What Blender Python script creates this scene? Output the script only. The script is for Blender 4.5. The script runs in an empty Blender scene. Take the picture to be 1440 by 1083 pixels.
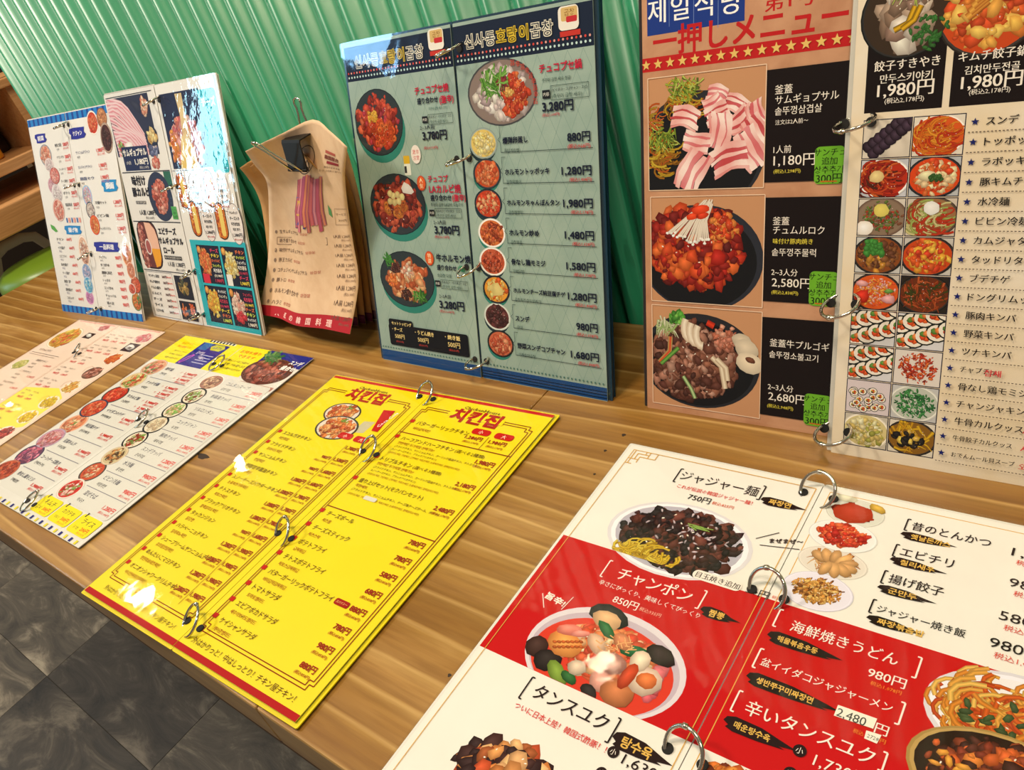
import bpy, math, random
from mathutils import Matrix, Vector, noise
PI = math.pi
sc = bpy.context.scene
COL = sc.collection
TZ = 0.72                                   # height of the table top above the floor

# ------------------------------------------------------------------ camera
FPX = 1104.8
CAM = Vector((0.4713, -0.0706, 0.3707 + TZ))
RX = Vector((0.77012, 0.57030, -0.28578)); RY = Vector((0.13927, -0.58751, -0.79714)); RZ = Vector((-0.62251, 0.57409, -0.53188))
cd = bpy.data.cameras.new('camera'); cam = bpy.data.objects.new('camera', cd); COL.objects.link(cam)
cd.sensor_width = 36; cd.lens = FPX / 1440 * 36; cd.clip_start = .01
cam.matrix_world = Matrix(((RX.x, -RY.x, -RZ.x, CAM.x), (RX.y, -RY.y, -RZ.y, CAM.y), (RX.z, -RY.z, -RZ.z, CAM.z), (0, 0, 0, 1)))
sc.camera = cam
cd.dof.use_dof = False

# ------------------------------------------------------------------ light and exposure
sc.view_settings.view_transform = 'Standard'; sc.view_settings.look = 'None'
sc.view_settings.gamma = 1; sc.view_settings.use_curve_mapping = False
sc.view_settings.exposure = 0.14
w = bpy.data.worlds.new('room_air'); sc.world = w; w.use_nodes = True
w.node_tree.nodes['Background'].inputs[0].default_value = (1.0, .83, .66, 1)
w.node_tree.nodes['Background'].inputs[1].default_value = 0.20

def area(name, loc, aim, size, power, col, sy=None):
    l = bpy.data.lights.new(name, 'AREA'); l.energy = power; l.color = col; l.size = size
    if sy: l.shape = 'RECTANGLE'; l.size_y = sy
    else: l.shape = 'DISK'
    o = bpy.data.objects.new(name, l); COL.objects.link(o); o.location = loc
    o.rotation_euler = (Vector(aim) - Vector(loc)).to_track_quat('-Z', 'Y').to_euler(); return o
WARM = (1, .80, .56)
area('ceiling_lamp', (-.05, .16, TZ + 1.75), (-.1, .2, TZ), .34, 15, WARM)
area('ceiling_lamp', (.75, -.25, TZ + 1.75), (.5, .2, TZ), .34, 11, (1, .84, .64))
area('ceiling_lamp', (-1.35, -.35, TZ + 1.75), (-1.1, .3, TZ), .34, 27, (1, .88, .72))
area('ceiling_spot', (-.73, 1.0, TZ + 1.75), (-.73, 1.0, 0), .07, .45, WARM)
area('ceiling_spot', (-3.12, 1.26, TZ + 1.75), (-1.5, .5, 0), .12, 1.6, (1, .86, .66))
area('ceiling_spot', (-2.79, .43, TZ + 1.75), (-1.5, .3, 0), .12, 1.6, (1, .86, .66))
area('ceiling_spot', (-6.2, 1.2, TZ + 1.75), (-1.5, .3, TZ), .20, 6, (1, .86, .66))
area('entrance_window', (-2.92, -.93, TZ + .80), (0, .4, TZ + .2), .16, 6, (.50, .84, 1), .75)
area('shop_sign_light', (-2.25, -1.12, TZ + 1.17), (0, .4, TZ + .2), .30, 3.2, (.30, .62, 1), .16)

# ------------------------------------------------------------------ materials
def lin(h):
    if isinstance(h, tuple): return h
    h = h.lstrip('#'); r = [int(h[i:i+2], 16) / 255 for i in (0, 2, 4)]
    return tuple(((x + .055) / 1.055) ** 2.4 if x > .04045 else x / 12.92 for x in r)
def mat(name, col, rough=.5, metal=0, spec=.5, coat=0):
    m = bpy.data.materials.new(name); m.use_nodes = True; b = m.node_tree.nodes['Principled BSDF']
    b.inputs['Base Color'].default_value = (*lin(col), 1); b.inputs['Roughness'].default_value = rough
    b.inputs['Metallic'].default_value = metal; b.inputs['Specular IOR Level'].default_value = spec
    b.inputs['Coat Weight'].default_value = coat
    return m
def nodes(m): return m.node_tree.nodes, m.node_tree.links, m.node_tree.nodes['Principled BSDF']
def coords(m, scale=(1, 1, 1), kind='Object', loc=(0, 0, 0)):
    N, L, B = nodes(m); tc = N.new('ShaderNodeTexCoord'); mp = N.new('ShaderNodeMapping')
    mp.inputs['Scale'].default_value = scale; mp.inputs['Location'].default_value = loc; L.new(tc.outputs[kind], mp.inputs[0]); return mp.outputs[0]
def noisetex(m, vec, scale, detail=3, rough=.5, dist=0):
    N, L, B = nodes(m); n = N.new('ShaderNodeTexNoise'); n.inputs['Scale'].default_value = scale
    n.inputs['Detail'].default_value = detail; n.inputs['Roughness'].default_value = rough; n.inputs['Distortion'].default_value = dist
    L.new(vec, n.inputs['Vector']); return n.outputs[0]
def ramp(m, fac, stops):
    N, L, B = nodes(m); r = N.new('ShaderNodeValToRGB'); e = r.color_ramp.elements
    while len(e) < len(stops): e.new(.5)
    for k, (p, c) in enumerate(stops): e[k].position = p; e[k].color = (*lin(c), 1)
    L.new(fac, r.inputs[0]); return r.outputs[0]
def mixc(m, mode, f, a, b):
    N, L, B = nodes(m); x = N.new('ShaderNodeMix'); x.data_type = 'RGBA'; x.blend_type = mode
    for s, v in ((0, f), (6, a), (7, b)):
        if hasattr(v, 'links') or hasattr(v, 'is_output'): L.new(v, x.inputs[s])
        else: x.inputs[s].default_value = v if s == 0 else (*lin(v), 1)
    return x.outputs[2]
def bump(m, h, strength, dist=.001):
    N, L, B = nodes(m); b = N.new('ShaderNodeBump'); b.inputs['Strength'].default_value = strength; b.inputs['Distance'].default_value = dist
    L.new(h, b.inputs['Height']); L.new(b.outputs[0], B.inputs['Normal'])

def wood(name, dark, mid, light, axis='x', rough=.33, lines=True):
    m = mat(name, mid, rough); N, L, B = nodes(m)
    sx, sy = ((1.3, 9), (9, 1.3))[axis == 'y']
    v = coords(m, (sx, sy, 9 if axis != 'z' else 1.3))
    a = noisetex(m, v, 2.2, 4, .55, .6)
    base = ramp(m, a, [(.28, dark), (.5, mid), (.75, light)])
    if lines:
        wv = N.new('ShaderNodeTexWave'); wv.wave_type = 'BANDS'; wv.bands_direction = 'Y' if axis == 'x' else 'X'; wv.wave_profile = 'SAW'
        v2 = coords(m, (.22, 1, 1) if axis == 'x' else (1, .22, 1), loc=(.3, .4, 0))
        wv.inputs['Scale'].default_value = 15; wv.inputs['Distortion'].default_value = 13; wv.inputs['Detail'].default_value = 3
        wv.inputs['Detail Scale'].default_value = .33; wv.inputs['Detail Roughness'].default_value = .45; L.new(v2, wv.inputs[0])
        ln = ramp(m, wv.outputs[1], [(0, '#b09068'), (.45, '#d8c09a'), (.86, '#ffffff'), (.93, '#ffffff'), (1.0, '#c8ac84')])
        base = mixc(m, 'MULTIPLY', .5, base, ln)
        lt = ramp(m, wv.outputs[1], [(.80, '#000000'), (.90, '#ffffff'), (.99, '#000000')])
        f = N.new('ShaderNodeMath'); f.operation = 'MULTIPLY'; f.inputs[1].default_value = .55; L.new(lt, f.inputs[0])
        base = mixc(m, 'MIX', f.outputs[0], base, light)
    fine = noisetex(m, coords(m, (14, 260, 260) if axis == 'x' else (260, 14, 260)), 1.0, 3, .6)
    fr = ramp(m, fine, [(.35, '#b49a7c'), (.6, '#ffffff')])
    base = mixc(m, 'MULTIPLY', .35, base, fr)
    L.new(base, B.inputs['Base Color'])
    gl = noisetex(m, coords(m, (1, 1, 1)), 170, 2, .5)
    bump(m, gl, .10, .0006)
    return m
M = {}
M['table'] = wood('oiled_pine', '#8e6830', '#a17a3c', '#c8a468', 'x', .30)
M['table_edge'] = wood('pine_edge', '#4a3018', '#5a3c20', '#6a4a2a', 'x', .6, False)
M['shelfwood'] = wood('shelf_wood', '#c08c54', '#d09c64', '#dcae7c', 'y', .5, False)
M['steel'] = mat('ring_steel', '#c9c2b4', .13, 1)
M['black'] = mat('clip_black', '#0a0a0b', .42, 0, .3)
M['paperedge'] = mat('paper_edge', '#d8d2c6', .5)
M['darkcore'] = mat('dark_sheet', '#20303a', .25)

# print: colour comes from the printed pieces' own colour attribute
def inkmat():
    m = mat('printing_ink', '#ffffff', .6, 0, .08); N, L, B = nodes(m)
    a = N.new('ShaderNodeAttribute'); a.attribute_name = 'ink'; L.new(a.outputs['Color'], B.inputs['Base Color']); return m
M['ink'] = inkmat()
def inkmottle():
    m = mat('printing_on_kraft', '#ffffff', .7, 0, .2); N, L, B = nodes(m)
    a = N.new('ShaderNodeAttribute'); a.attribute_name = 'ink'; L.new(a.outputs['Color'], B.inputs['Base Color']); return m
M['ink_matte'] = inkmottle()
def film(name, wav=.18, scale=26):
    m = bpy.data.materials.new(name); m.use_nodes = True; N = m.node_tree.nodes; L = m.node_tree.links; N.clear()
    out = N.new('ShaderNodeOutputMaterial'); mx = N.new('ShaderNodeMixShader'); tr = N.new('ShaderNodeBsdfTransparent'); gl = N.new('ShaderNodeBsdfGlossy')
    gl.inputs['Roughness'].default_value = .045; tr.inputs[0].default_value = (.985, .99, .99, 1)
    fr = N.new('ShaderNodeFresnel'); fr.inputs[0].default_value = 1.46
    tc = N.new('ShaderNodeTexCoord'); n1 = N.new('ShaderNodeTexNoise'); n1.inputs['Scale'].default_value = scale; n1.inputs['Detail'].default_value = 2.5
    L.new(tc.outputs['Object'], n1.inputs[0]); bp = N.new('ShaderNodeBump'); bp.inputs['Strength'].default_value = wav; bp.inputs['Distance'].default_value = .002
    L.new(n1.outputs[0], bp.inputs['Height']); L.new(bp.outputs[0], gl.inputs['Normal']); L.new(bp.outputs[0], fr.inputs['Normal'])
    gm_ = N.new('ShaderNodeNewGeometry'); sub = N.new('ShaderNodeMath'); sub.operation = 'SUBTRACT'; sub.inputs[0].default_value = 1; L.new(gm_.outputs['Backfacing'], sub.inputs[1])
    mu = N.new('ShaderNodeMath'); mu.operation = 'MULTIPLY'; L.new(fr.outputs[0], mu.inputs[0]); L.new(sub.outputs[0], mu.inputs[1])   # only the outer side of the sheet reflects
    L.new(mu.outputs[0], mx.inputs[0]); L.new(tr.outputs[0], mx.inputs[1]); L.new(gl.outputs[0], mx.inputs[2]); L.new(mx.outputs[0], out.inputs[0]); return m
M['film'] = film('laminate_film')
M['film_wavy'] = film('creased_laminate_film', .13, 75)

def paper(name, c1, c2, scale=18, rough=.45):
    m = mat(name, c1, rough, 0, .35); N, L, B = nodes(m)
    n = noisetex(m, coords(m), scale, 5, .6, .4); L.new(ramp(m, n, [(.35, c1), (.65, c2)]), B.inputs['Base Color']); return m
M['p_tan'] = paper('tan_printed_card', '#b98360', '#cf9c78', 30)
M['p_cream'] = paper('cream_printed_card', '#e9d6b4', '#efe4d0', 14)
M['p_blue'] = paper('grey_green_printed_card', '#93ada3', '#a3b9ae', 25)
M['p_white'] = paper('white_card', '#eae6df', '#f0ece6', 10)
M['p_grey'] = paper('light_grey_card', '#dedcd6', '#e4e2dd', 10)
M['p_yellow'] = paper('yellow_card', '#ecd800', '#f0dc02', 8)
M['p_pink'] = paper('pale_pink_card', '#f2d9c6', '#f6e0d0', 10)
M['p_kraft'] = paper('kraft_paper', '#d9b793', '#e2c3a0', 60, .8)
M['p_kraft2'] = paper('kraft_paper_old', '#b98a55', '#c4975f', 60, .85)

# ------------------------------------------------------------------ object helpers
def link(name, mesh, parent=None, mw=None):
    o = bpy.data.objects.new(name, mesh); COL.objects.link(o)
    if parent: o.parent = parent
    if mw is not None: o.matrix_local = mw
    return o
def mesh(name, v, f, m, smooth=False):
    me = bpy.data.meshes.new(name); me.from_pydata([tuple(x) for x in v], [], f); me.materials.append(m)
    if smooth: me.polygons.foreach_set('use_smooth', [True] * len(f))
    me.update(); return me
def tag(o, label=None, cat=None, group=None, kind=None):
    for k, x in (('label', label), ('category', cat), ('group', group), ('kind', kind)):
        if x: o[k] = x
    return o
def empty(name, mw):
    o = bpy.data.objects.new(name, None); COL.objects.link(o); o.matrix_world = mw; o.empty_display_size = .05; return o
class MB:
    def __init__(s): s.v = []; s.f = []
    def add(s, v, f): b = len(s.v); s.v += [tuple(x) for x in v]; s.f += [tuple(b + i for i in q) for q in f]; return s
    def box(s, x0, y0, z0, x1, y1, z1):
        return s.add([(x, y, z) for x in (x0, x1) for y in (y0, y1) for z in (z0, z1)],
                     [(0, 1, 3, 2), (4, 6, 7, 5), (0, 4, 5, 1), (2, 3, 7, 6), (0, 2, 6, 4), (1, 5, 7, 3)])
    def tube(s, pts, r, n=8, closed=False):
        pts = [Vector(p) for p in pts]; K = len(pts); rings = []; prev = None
        for i, p in enumerate(pts):
            a = pts[(i - 1) % K] if (closed or i) else p; b = pts[(i + 1) % K] if (closed or i < K - 1) else p
            d = (b - a).normalized()
            if prev is None: prev = d.orthogonal().normalized()
            prev = (prev - d * prev.dot(d)).normalized(); q = d.cross(prev)
            rr = r[i] if isinstance(r, (list, tuple)) else r
            rings.append([p + prev * rr * math.cos(2 * PI * k / n) + q * rr * math.sin(2 * PI * k / n) for k in range(n)])
        v = [x for R in rings for x in R]; f = []
        for i in range(K if closed else K - 1):
            j = (i + 1) % K
            for k in range(n): f.append((i * n + k, i * n + (k + 1) % n, j * n + (k + 1) % n, j * n + k))
        if not closed: f += [tuple(range(n))[::-1], tuple((K - 1) * n + k for k in range(n))]
        return s.add(v, f)
    def lathe(s, prof, c, n=24):
        v = [(c[0] + r * math.cos(2 * PI * k / n), c[1] + r * math.sin(2 * PI * k / n), c[2] + z) for r, z in prof for k in range(n)]; f = []
        for i in range(len(prof) - 1):
            for k in range(n): f.append((i * n + k, i * n + (k + 1) % n, (i + 1) * n + (k + 1) % n, (i + 1) * n + k))
        f += [tuple(range(n))[::-1], tuple((len(prof) - 1) * n + k for k in range(n))]
        return s.add(v, f)
    def build(s, name, m, parent=None, mw=None, smooth=False, bevel=0):
        o = link(name, mesh(name, s.v, s.f, m, smooth), parent, mw)
        if bevel: b = o.modifiers.new('bevel', 'BEVEL'); b.width = bevel; b.segments = 2; b.limit_method = 'ANGLE'
        return o
def struct(o): o['kind'] = 'structure'; return o

# ------------------------------------------------------------------ setting: floor, corrugated partition, table
fm = mat('slate_tile', '#3a3733', .55, 0, .4); N, L, B = nodes(fm)
oi = N.new('ShaderNodeObjectInfo')
n1 = noisetex(fm, coords(fm, (1, 3, 1), 'Object'), 4.5, 7, .68, 1.2)
cA = ramp(fm, n1, [(.30, '#343230'), (.5, '#665e52'), (.68, '#b0a48e')])
cB = ramp(fm, oi.outputs['Random'], [(0, '#a0a0a6'), (1, '#ffffff')])
L.new(mixc(fm, 'MULTIPLY', 1, cA, cB), B.inputs['Base Color']); bump(fm, n1, .5, .004)
gm = mat('dark_grout', '#3c3831', .9)
fl = struct(MB().box(-3.2, -1.6, -.02, 1.6, 2.4, -.004).build('floor', gm))
TS = .45
tm = None
for i in range(-7, 1):
    for j in range(-3, 4):
        if tm is None: tm = mesh('floor_tile', *(lambda b: (b.v, b.f))(MB().box(.0006, .0006, -.006, TS - .0006, TS - .0006, 0)), fm)
        t = link('floor_tile', tm, fl); t.location = (i * TS + .12, j * TS - .04, 0); t.rotation_euler = (0, 0, 0)

gw = mat('green_painted_steel', '#2fa678', .34, 0, .5); N, L, B = nodes(gw)
g1 = noisetex(gw, coords(gw), 5, 6, .6)
g2 = noisetex(gw, coords(gw, (1, 1, .2)), 60, 3, .6)
base = ramp(gw, g1, [(.3, '#1f7f5a'), (.7, '#288c64')])
sc_ = ramp(gw, noisetex(gw, coords(gw, (3, 1, 1), loc=(.4, 0, .1)), 9, 4, .7), [(.70, '#000000'), (.76, '#ffffff')])
L.new(mixc(gw, 'MIX', .0, base, '#6fae90'), B.inputs['Base Color']); bump(gw, g2, .06, .001)
PITCH = .0323
def wall():
    v = []; f = []; n = 0; x0, x1 = -.903, 1.35; per = 14
    steps = int((x1 - x0) / PITCH * per)
    for k in range(steps + 1):
        x = x0 + k * PITCH / per
        y = .4475 - .0056 * math.cos(2 * PI * (x - .0008) / PITCH)
        for z in (0, TZ + .60): v.append((x, y, z))
        for z in (0, TZ + .60): v.append((x, y + .0008, z))
    for k in range(steps):
        a = 4 * k; b = a + 4
        f += [(a, b, b + 1, a + 1), (a + 2, a + 3, b + 3, b + 2), (a + 1, b + 1, b + 3, a + 3)]
    f.append((0, 1, 3, 2))
    return link('wall_back', mesh('wall_back', v, f, gw, True))
struct(wall())
struct(MB().box(-.903, .4535, 0, 1.35, .4635, TZ + .60).build('trim_1', mat('partition_board', '#2a2622', .8)))

struct(MB().box(-2.04, .50, 0, -2.0, 1.7, TZ + .85).build('wall_backdrop', mat('dark_brown_backdrop', '#2e2218', .7)))  # added dark screen, hides the bright world behind the chairs
tb = empty('table', Matrix.Translation((-.4, .2, 0)))
tag(tb, 'long light pine table top running along the green corrugated wall, covered with menus', 'table')
def part(b, name, m, parent, bevel=0, smooth=False):
    inv = parent.matrix_world.inverted(); b.v = [tuple(inv @ Vector(q)) for q in b.v]; return b.build(name, m, parent, None, smooth, bevel)
for k, (xa, xb) in enumerate(((-1.178, -.5604), (-.56, .0758), (.0762, .70), (.7004, 1.3))):
    part(MB().box(xa, .0, TZ - .039, xb, .441, TZ), 'board', M['table'], tb, .0018)
part(MB().box(-1.17, .004, TZ - .065, 1.29, .02, TZ - .0395), 'apron', M['table_edge'], tb)
for x in (-1.16, 1.2):
    for y in (.36,): part(MB().box(x, y, 0, x + .05, y + .05, TZ - .04), 'leg', M['table_edge'], tb)
kn = mat('wood_knot', '#2c1a0c', .7)
def knot(px_, r, sx):
    d = RX * ((px_[0] - 720) / FPX) + RY * ((px_[1] - 541.5) / FPX) + RZ; t = (TZ - CAM.z) / d.z; P = CAM + d * t
    v = [(P.x + r * sx * math.cos(a) * (1 + .3 * math.sin(3 * a)), P.y + r * math.sin(a), TZ + .00012) for a in [2 * PI * k / 14 for k in range(14)]]
    v += [(q[0], q[1], TZ - .001) for q in v]
    m = MB().add(v, [tuple(range(14))] + [(k, (k + 1) % 14, 14 + (k + 1) % 14, 14 + k) for k in range(14)])
    part(m, 'knot', kn, tb)
knot((285, 642), .0035, 2.6); knot((877, 612), .0016, 1); knot((851, 634), .0012, 1); knot((836, 667), .001, 1); knot((632, 950), .0012, 1)

# ------------------------------------------------------------------ printed menus: flat print is laid on each card as coloured pieces
FR = {'yellow': (-.1663, -.0008, .0246, .297, None), 'white': (-.4959, .0199, .0145, .2917, None), 'jja': (.1845, -.0084, .0046, .297, None),
      'pink': (-.7892, .0039, .0411, .297, None), 'brown': (.1732, .3318, .0234, .297, .3788), 'cream': (.317, .3204, .0171, .297, .3905),
      'blue': (-.1403, .3337, -.0124, .298, .3457), 'meat': (-.632, .3384, -.0095, .2955, .336), 'stripe': (-.8879, .3128, .0373, .292, .4124)}
LIFT = {'yellow': .0042, 'jja': .0042, 'white': .0026, 'pink': .0012}
def frame(key):
    x, y, r, h, lean = FR[key]; c, s = math.cos(r), math.sin(r); U = Vector((c, s, 0)); Nn = Vector((-s, c, 0))
    V = Nn if lean is None else Nn * math.sin(lean) + Vector((0, 0, math.cos(lean))); W = U.cross(V)
    O = Vector((x, y, TZ))
    if lean is None:
        k = 1 - LIFT[key] / (CAM.z - TZ); O = CAM + (O - CAM) * k; O.z = TZ + LIFT[key]; h *= k
    O = O + V * (h)                          # origin at the top-left corner; local y points down the page in -V
    return Matrix(((U.x, V.x, W.x, O.x), (U.y, V.y, W.y, O.y), (U.z, V.z, W.z, O.z), (0, 0, 0, 1))), h * 1000
_tc = {}
def glyphs(s, bold, res=2):
    k = (s, res)
    if k not in _tc:
        c = bpy.data.curves.new('t', 'FONT'); c.body = s; c.resolution_u = res
        o = bpy.data.objects.new('t', c); COL.objects.link(o); m = bpy.data.meshes.new_from_object(o)
        vs = [(q.co.x, q.co.y) for q in m.vertices]; fs = [tuple(p.vertices) for p in m.polygons]
        bpy.data.objects.remove(o); bpy.data.curves.remove(c); bpy.data.meshes.remove(m)
        if not vs: vs = [(0, 0), (.1, 0), (0, .1)]; fs = []
        a = min(q[0] for q in vs); b = max(q[0] for q in vs); _tc[k] = (vs, fs, a, b)
    return _tc[k]
def cliptri(tri, r):
    u0, t0, u1, t1 = r; P = tri
    for ax, val, sg in ((0, u0, 1), (0, u1, -1), (1, t0, 1), (1, t1, -1)):
        out = []
        for i in range(len(P)):
            a, b = P[i], P[(i + 1) % len(P)]; da = (a[0][ax] - val) * sg; db = (b[0][ax] - val) * sg
            if da >= 0: out.append(a)
            if (da >= 0) != (db >= 0):
                k = da / (da - db); out.append((tuple(a[0][j] + (b[0][j] - a[0][j]) * k for j in (0, 1)), tuple(a[1][j] + (b[1][j] - a[1][j]) * k for j in (0, 1, 2))))
        P = out
        if len(P) < 3: return []
    return P
class Ink:
    def __init__(s, key, seed=1):
        s.M, s.H = frame(key); s.I = s.M.inverted(); s.v = []; s.f = []; s.c = []; s.zb = .03; s.zo = .42; s.top = False; s.rng = random.Random(seed); s.z = None
    def X(s, x, y):
        d = RX * ((x - 720) / FPX) + RY * ((y - 541.5) / FPX) + RZ
        o = s.I @ CAM; d = s.I.to_3x3() @ d; t = -o.z / d.z; p = o + d * t; return (p.x * 1000, -p.y * 1000)
    def nz(s):
        if s.z is not None: return s.z
        if s.top: s.zo += .0015; return s.zo
        s.zb += .0015; return s.zb
    def raw(s, pts, col, faces=None, z=None, clip=None):
        z = s.nz() if z is None else z; cols = col if isinstance(col, list) else [lin(col)] * len(pts)
        faces = faces or [tuple(range(len(pts)))]
        if clip:
            for f in faces:
                for i in range(1, len(f) - 1):
                    q = cliptri([(pts[f[0]], cols[f[0]]), (pts[f[i]], cols[f[i]]), (pts[f[i + 1]], cols[f[i + 1]])], clip)
                    if q:
                        b = len(s.v); s.v += [(a[0][0], a[0][1], z) for a in q]; s.c += [a[1] for a in q]; s.f.append(tuple(range(b, b + len(q))))
            return
        b = len(s.v); s.v += [(p[0], p[1], z) for p in pts]; s.c += cols; s.f += [tuple(b + i for i in f) for f in faces]
    def rect(s, u0, t0, u1, t1, col, z=None, r=0):
        if r:
            p = []
            for cx, cy, a in ((u1 - r, t0 + r, -90), (u1 - r, t1 - r, 0), (u0 + r, t1 - r, 90), (u0 + r, t0 + r, 180)):
                p += [(cx + r * math.cos(math.radians(a + k * 22.5)), cy + r * math.sin(math.radians(a + k * 22.5))) for k in range(5)]
            s.raw(p, col, z=z)
        else: s.raw([(u0, t0), (u1, t0), (u1, t1), (u0, t1)], col, z=z)
    def R(s, a, b, col, r=0):                       # rectangle from two opposite corners seen in the photograph
        a = s.X(*a); b = s.X(*b); s.rect(min(a[0], b[0]), min(a[1], b[1]), max(a[0], b[0]), max(a[1], b[1]), col, r=r)
    def line(s, a, b, w, col):
        du, dt = b[0] - a[0], b[1] - a[1]; l = math.hypot(du, dt) or 1; nx, ny = -dt / l * w / 2, du / l * w / 2
        s.raw([(a[0] + nx, a[1] + ny), (b[0] + nx, b[1] + ny), (b[0] - nx, b[1] - ny), (a[0] - nx, a[1] - ny)], col)
    def frm(s, u0, t0, u1, t1, w, col, notch=0):
        n = notch; P = [(u0 + n, t0), (u1 - n, t0), (u1 - n, t0 + n), (u1, t0 + n), (u1, t1 - n), (u1 - n, t1 - n), (u1 - n, t1), (u0 + n, t1), (u0 + n, t1 - n), (u0, t1 - n), (u0, t0 + n), (u0 + n, t0 + n)] if n else [(u0, t0), (u1, t0), (u1, t1), (u0, t1)]
        for i in range(len(P)): s.line(P[i], P[(i + 1) % len(P)], w, col)
    def ell(s, c, ru, rt, col, n=28, clip=None, z=None): s.raw([(c[0] + ru * math.cos(2 * PI * k / n), c[1] + rt * math.sin(2 * PI * k / n)) for k in range(n)], col, z=z, clip=clip)
    def star(s, c, r, col):
        s.raw([(c[0], c[1])] + [(c[0] + (r if k % 2 == 0 else r * .42) * math.sin(PI * k / 5), c[1] - (r if k % 2 == 0 else r * .42) * math.cos(PI * k / 5)) for k in range(10)], col, [(0, 1 + k, 1 + (k + 1) % 10) for k in range(10)])
    def t(s, txt, u, t, h, col, w=None, bold=0, al='l', rot=0):
        vs, fs, a, b = glyphs(txt, bold, 3 if h > 6 else 1); a -= bold; b += bold; sx = (w / (b - a)) if w else h; W = (b - a) * sx; h = min(h, sx * (.93 if '円' in txt else 1.04)) if w else h
        u0 = u - (W if al == 'r' else W / 2 if al == 'c' else 0); c, sn = math.cos(rot), math.sin(rot); pts = []
        for x, y in vs:
            X_ = (x - a) * sx; Y_ = -(y - .37) * h; pts.append((u0 + X_ * c - Y_ * sn, t + X_ * sn + Y_ * c))
        z = s.nz(); bo = abs(bold) * .75           # heavier weights: the same outlines laid down again, slightly shifted
        for du, dt in (((0, 0),) if bo < .006 else ((-bo, 0), (bo, 0)) if bo < .02 else ((-bo, -bo), (bo, -bo), (-bo, bo), (bo, bo)) if bo < .045 else ((-bo, -bo), (bo, -bo), (-bo, bo), (bo, bo), (0, -bo), (0, bo), (bo, 0), (-bo, 0))):
            s.raw([(p[0] + du * sx, p[1] + dt * h) for p in pts] if bo else pts, col, fs, z=z); z += .0011
    def T(s, txt, a, b, h, col, bold=0, rot=None):
        a = s.X(*a); b = s.X(*b); s.t(txt, a[0], (a[1] + b[1]) / 2 if rot is None else a[1], h, col, w=b[0] - a[0], bold=bold, rot=rot or 0)
    # --- pictures of food
    def blob(s, c, r, col, asp=1, ang=0, k=7, irr=.25, z=None, clip=None, dark=.5, light=1.35):
        R_ = s.rng; col = lin(col); v = [.78 + R_.random() * .44, ]; base = tuple(min(1, x * v[0]) for x in col)
        ca, sa = math.cos(ang), math.sin(ang); pts = [(c[0] - r * .15, c[1] - r * .2)]; hi = tuple(min(1, x * light + .02) for x in base); cols = [hi]
        for i in range(k):
            a = 2 * PI * i / k; rr = r * (1 + (R_.random() - .5) * 2 * irr); x = rr * math.cos(a); y = rr * asp * math.sin(a)
            pts.append((c[0] + x * ca - y * sa, c[1] + x * sa + y * ca)); d = dark if math.sin(a + ang) > -.2 else (dark + 1) / 2; cols.append(tuple(x * d for x in base))
        s.raw(pts, cols, [(0, 1 + i, 1 + (i + 1) % k) for i in range(k)], z=z, clip=clip)
    def strip(s, pts, w, c0, c1, z=None, clip=None, w1=None):
        n = len(pts); P = []; C = []; F = []
        for i, p in enumerate(pts):
            a = pts[max(0, i - 1)]; b = pts[min(n - 1, i + 1)]; du, dt = b[0] - a[0], b[1] - a[1]; l = math.hypot(du, dt) or 1
            ww = w if w1 is None else w + (w1 - w) * i / (n - 1); nx, ny = -dt / l * ww / 2, du / l * ww / 2
            P += [(p[0] + nx, p[1] + ny), p, (p[0] - nx, p[1] - ny)]; C += [lin(c1), lin(c0), lin(c1)]
            if i: k = 3 * i; F += [(k - 3, k - 2, k + 1, k), (k - 2, k - 1, k + 2, k + 1)]
        s.raw(P, C, F, z=z, clip=clip)
    def food(s, c, ru, rt, pal, n=70, size=(.10, .22), rim=None, inner=None, rw=.1, fill=.84, clip=None, kind='chunk', layer=0, garnish=None, gloss=True, off=(0, 0)):
        R_ = s.rng; z = .10 + .11 * layer; dz = .09 / (n + 60)
        if rim: s.ell(c, ru, rt, rim, clip=clip, z=z); z += dz
        if rim and rw > .05: s.ell(c, ru * (1 - rw * .45), rt * (1 - rw * .45), tuple(min(1, x * 1.25 + .02) for x in lin(rim)), clip=clip, z=z); z += dz
        if inner: s.ell(c, ru * (1 - rw), rt * (1 - rw), inner, clip=clip, z=z); z += dz
        c = (c[0] + off[0] * ru, c[1] + off[1] * rt)
        if kind in ('chunk', 'fine') and n > 40 and ru > 13: n = int(n * 1.7); size = (size[0] * .62, size[1] * .88); dz = .09 / (n + 60)
        for i in range(n):
            a = R_.random() * 2 * PI; q = math.sqrt(R_.random()) * (1 - .35 * i / n) * fill
            p = (c[0] + ru * q * math.cos(a), c[1] + rt * q * math.sin(a)); r = ru * R_.uniform(*size); col = R_.choice(pal); z += dz; an = R_.random() * PI
            if kind == 'chunk': s.blob(p, r, col, R_.uniform(.55, .9), an, z=z, clip=clip)
            elif kind == 'fine': s.blob(p, r * .6, col, R_.uniform(.3, .6), an, 6, z=z, clip=clip)
            elif kind == 'noodle':
                pts = [(p[0] + r * 2.2 * math.cos(an + j * .5), p[1] + r * 1.6 * math.sin(an + j * .5)) for j in range(5)]
                s.strip(pts, r * .45, col, tuple(x * .45 for x in lin(col)), z=z, clip=clip)
            elif kind == 'ring':
                s.blob(p, r, col, .9, an, 8, .1, z=z, clip=clip); s.blob(p, r * .42, tuple(x * .45 for x in lin(col)), .8, an, 6, .1, z=z + dz / 2, clip=clip)
            elif kind == 'slice':
                s.slice(p, r, an, z, dz, clip, col)
            elif kind == 'leaf':
                pts = [(p[0] + (j - 1.5) * r * .9 * math.cos(an), p[1] + (j - 1.5) * r * .9 * math.sin(an) + r * .2 * (j % 2)) for j in range(4)]
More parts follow.
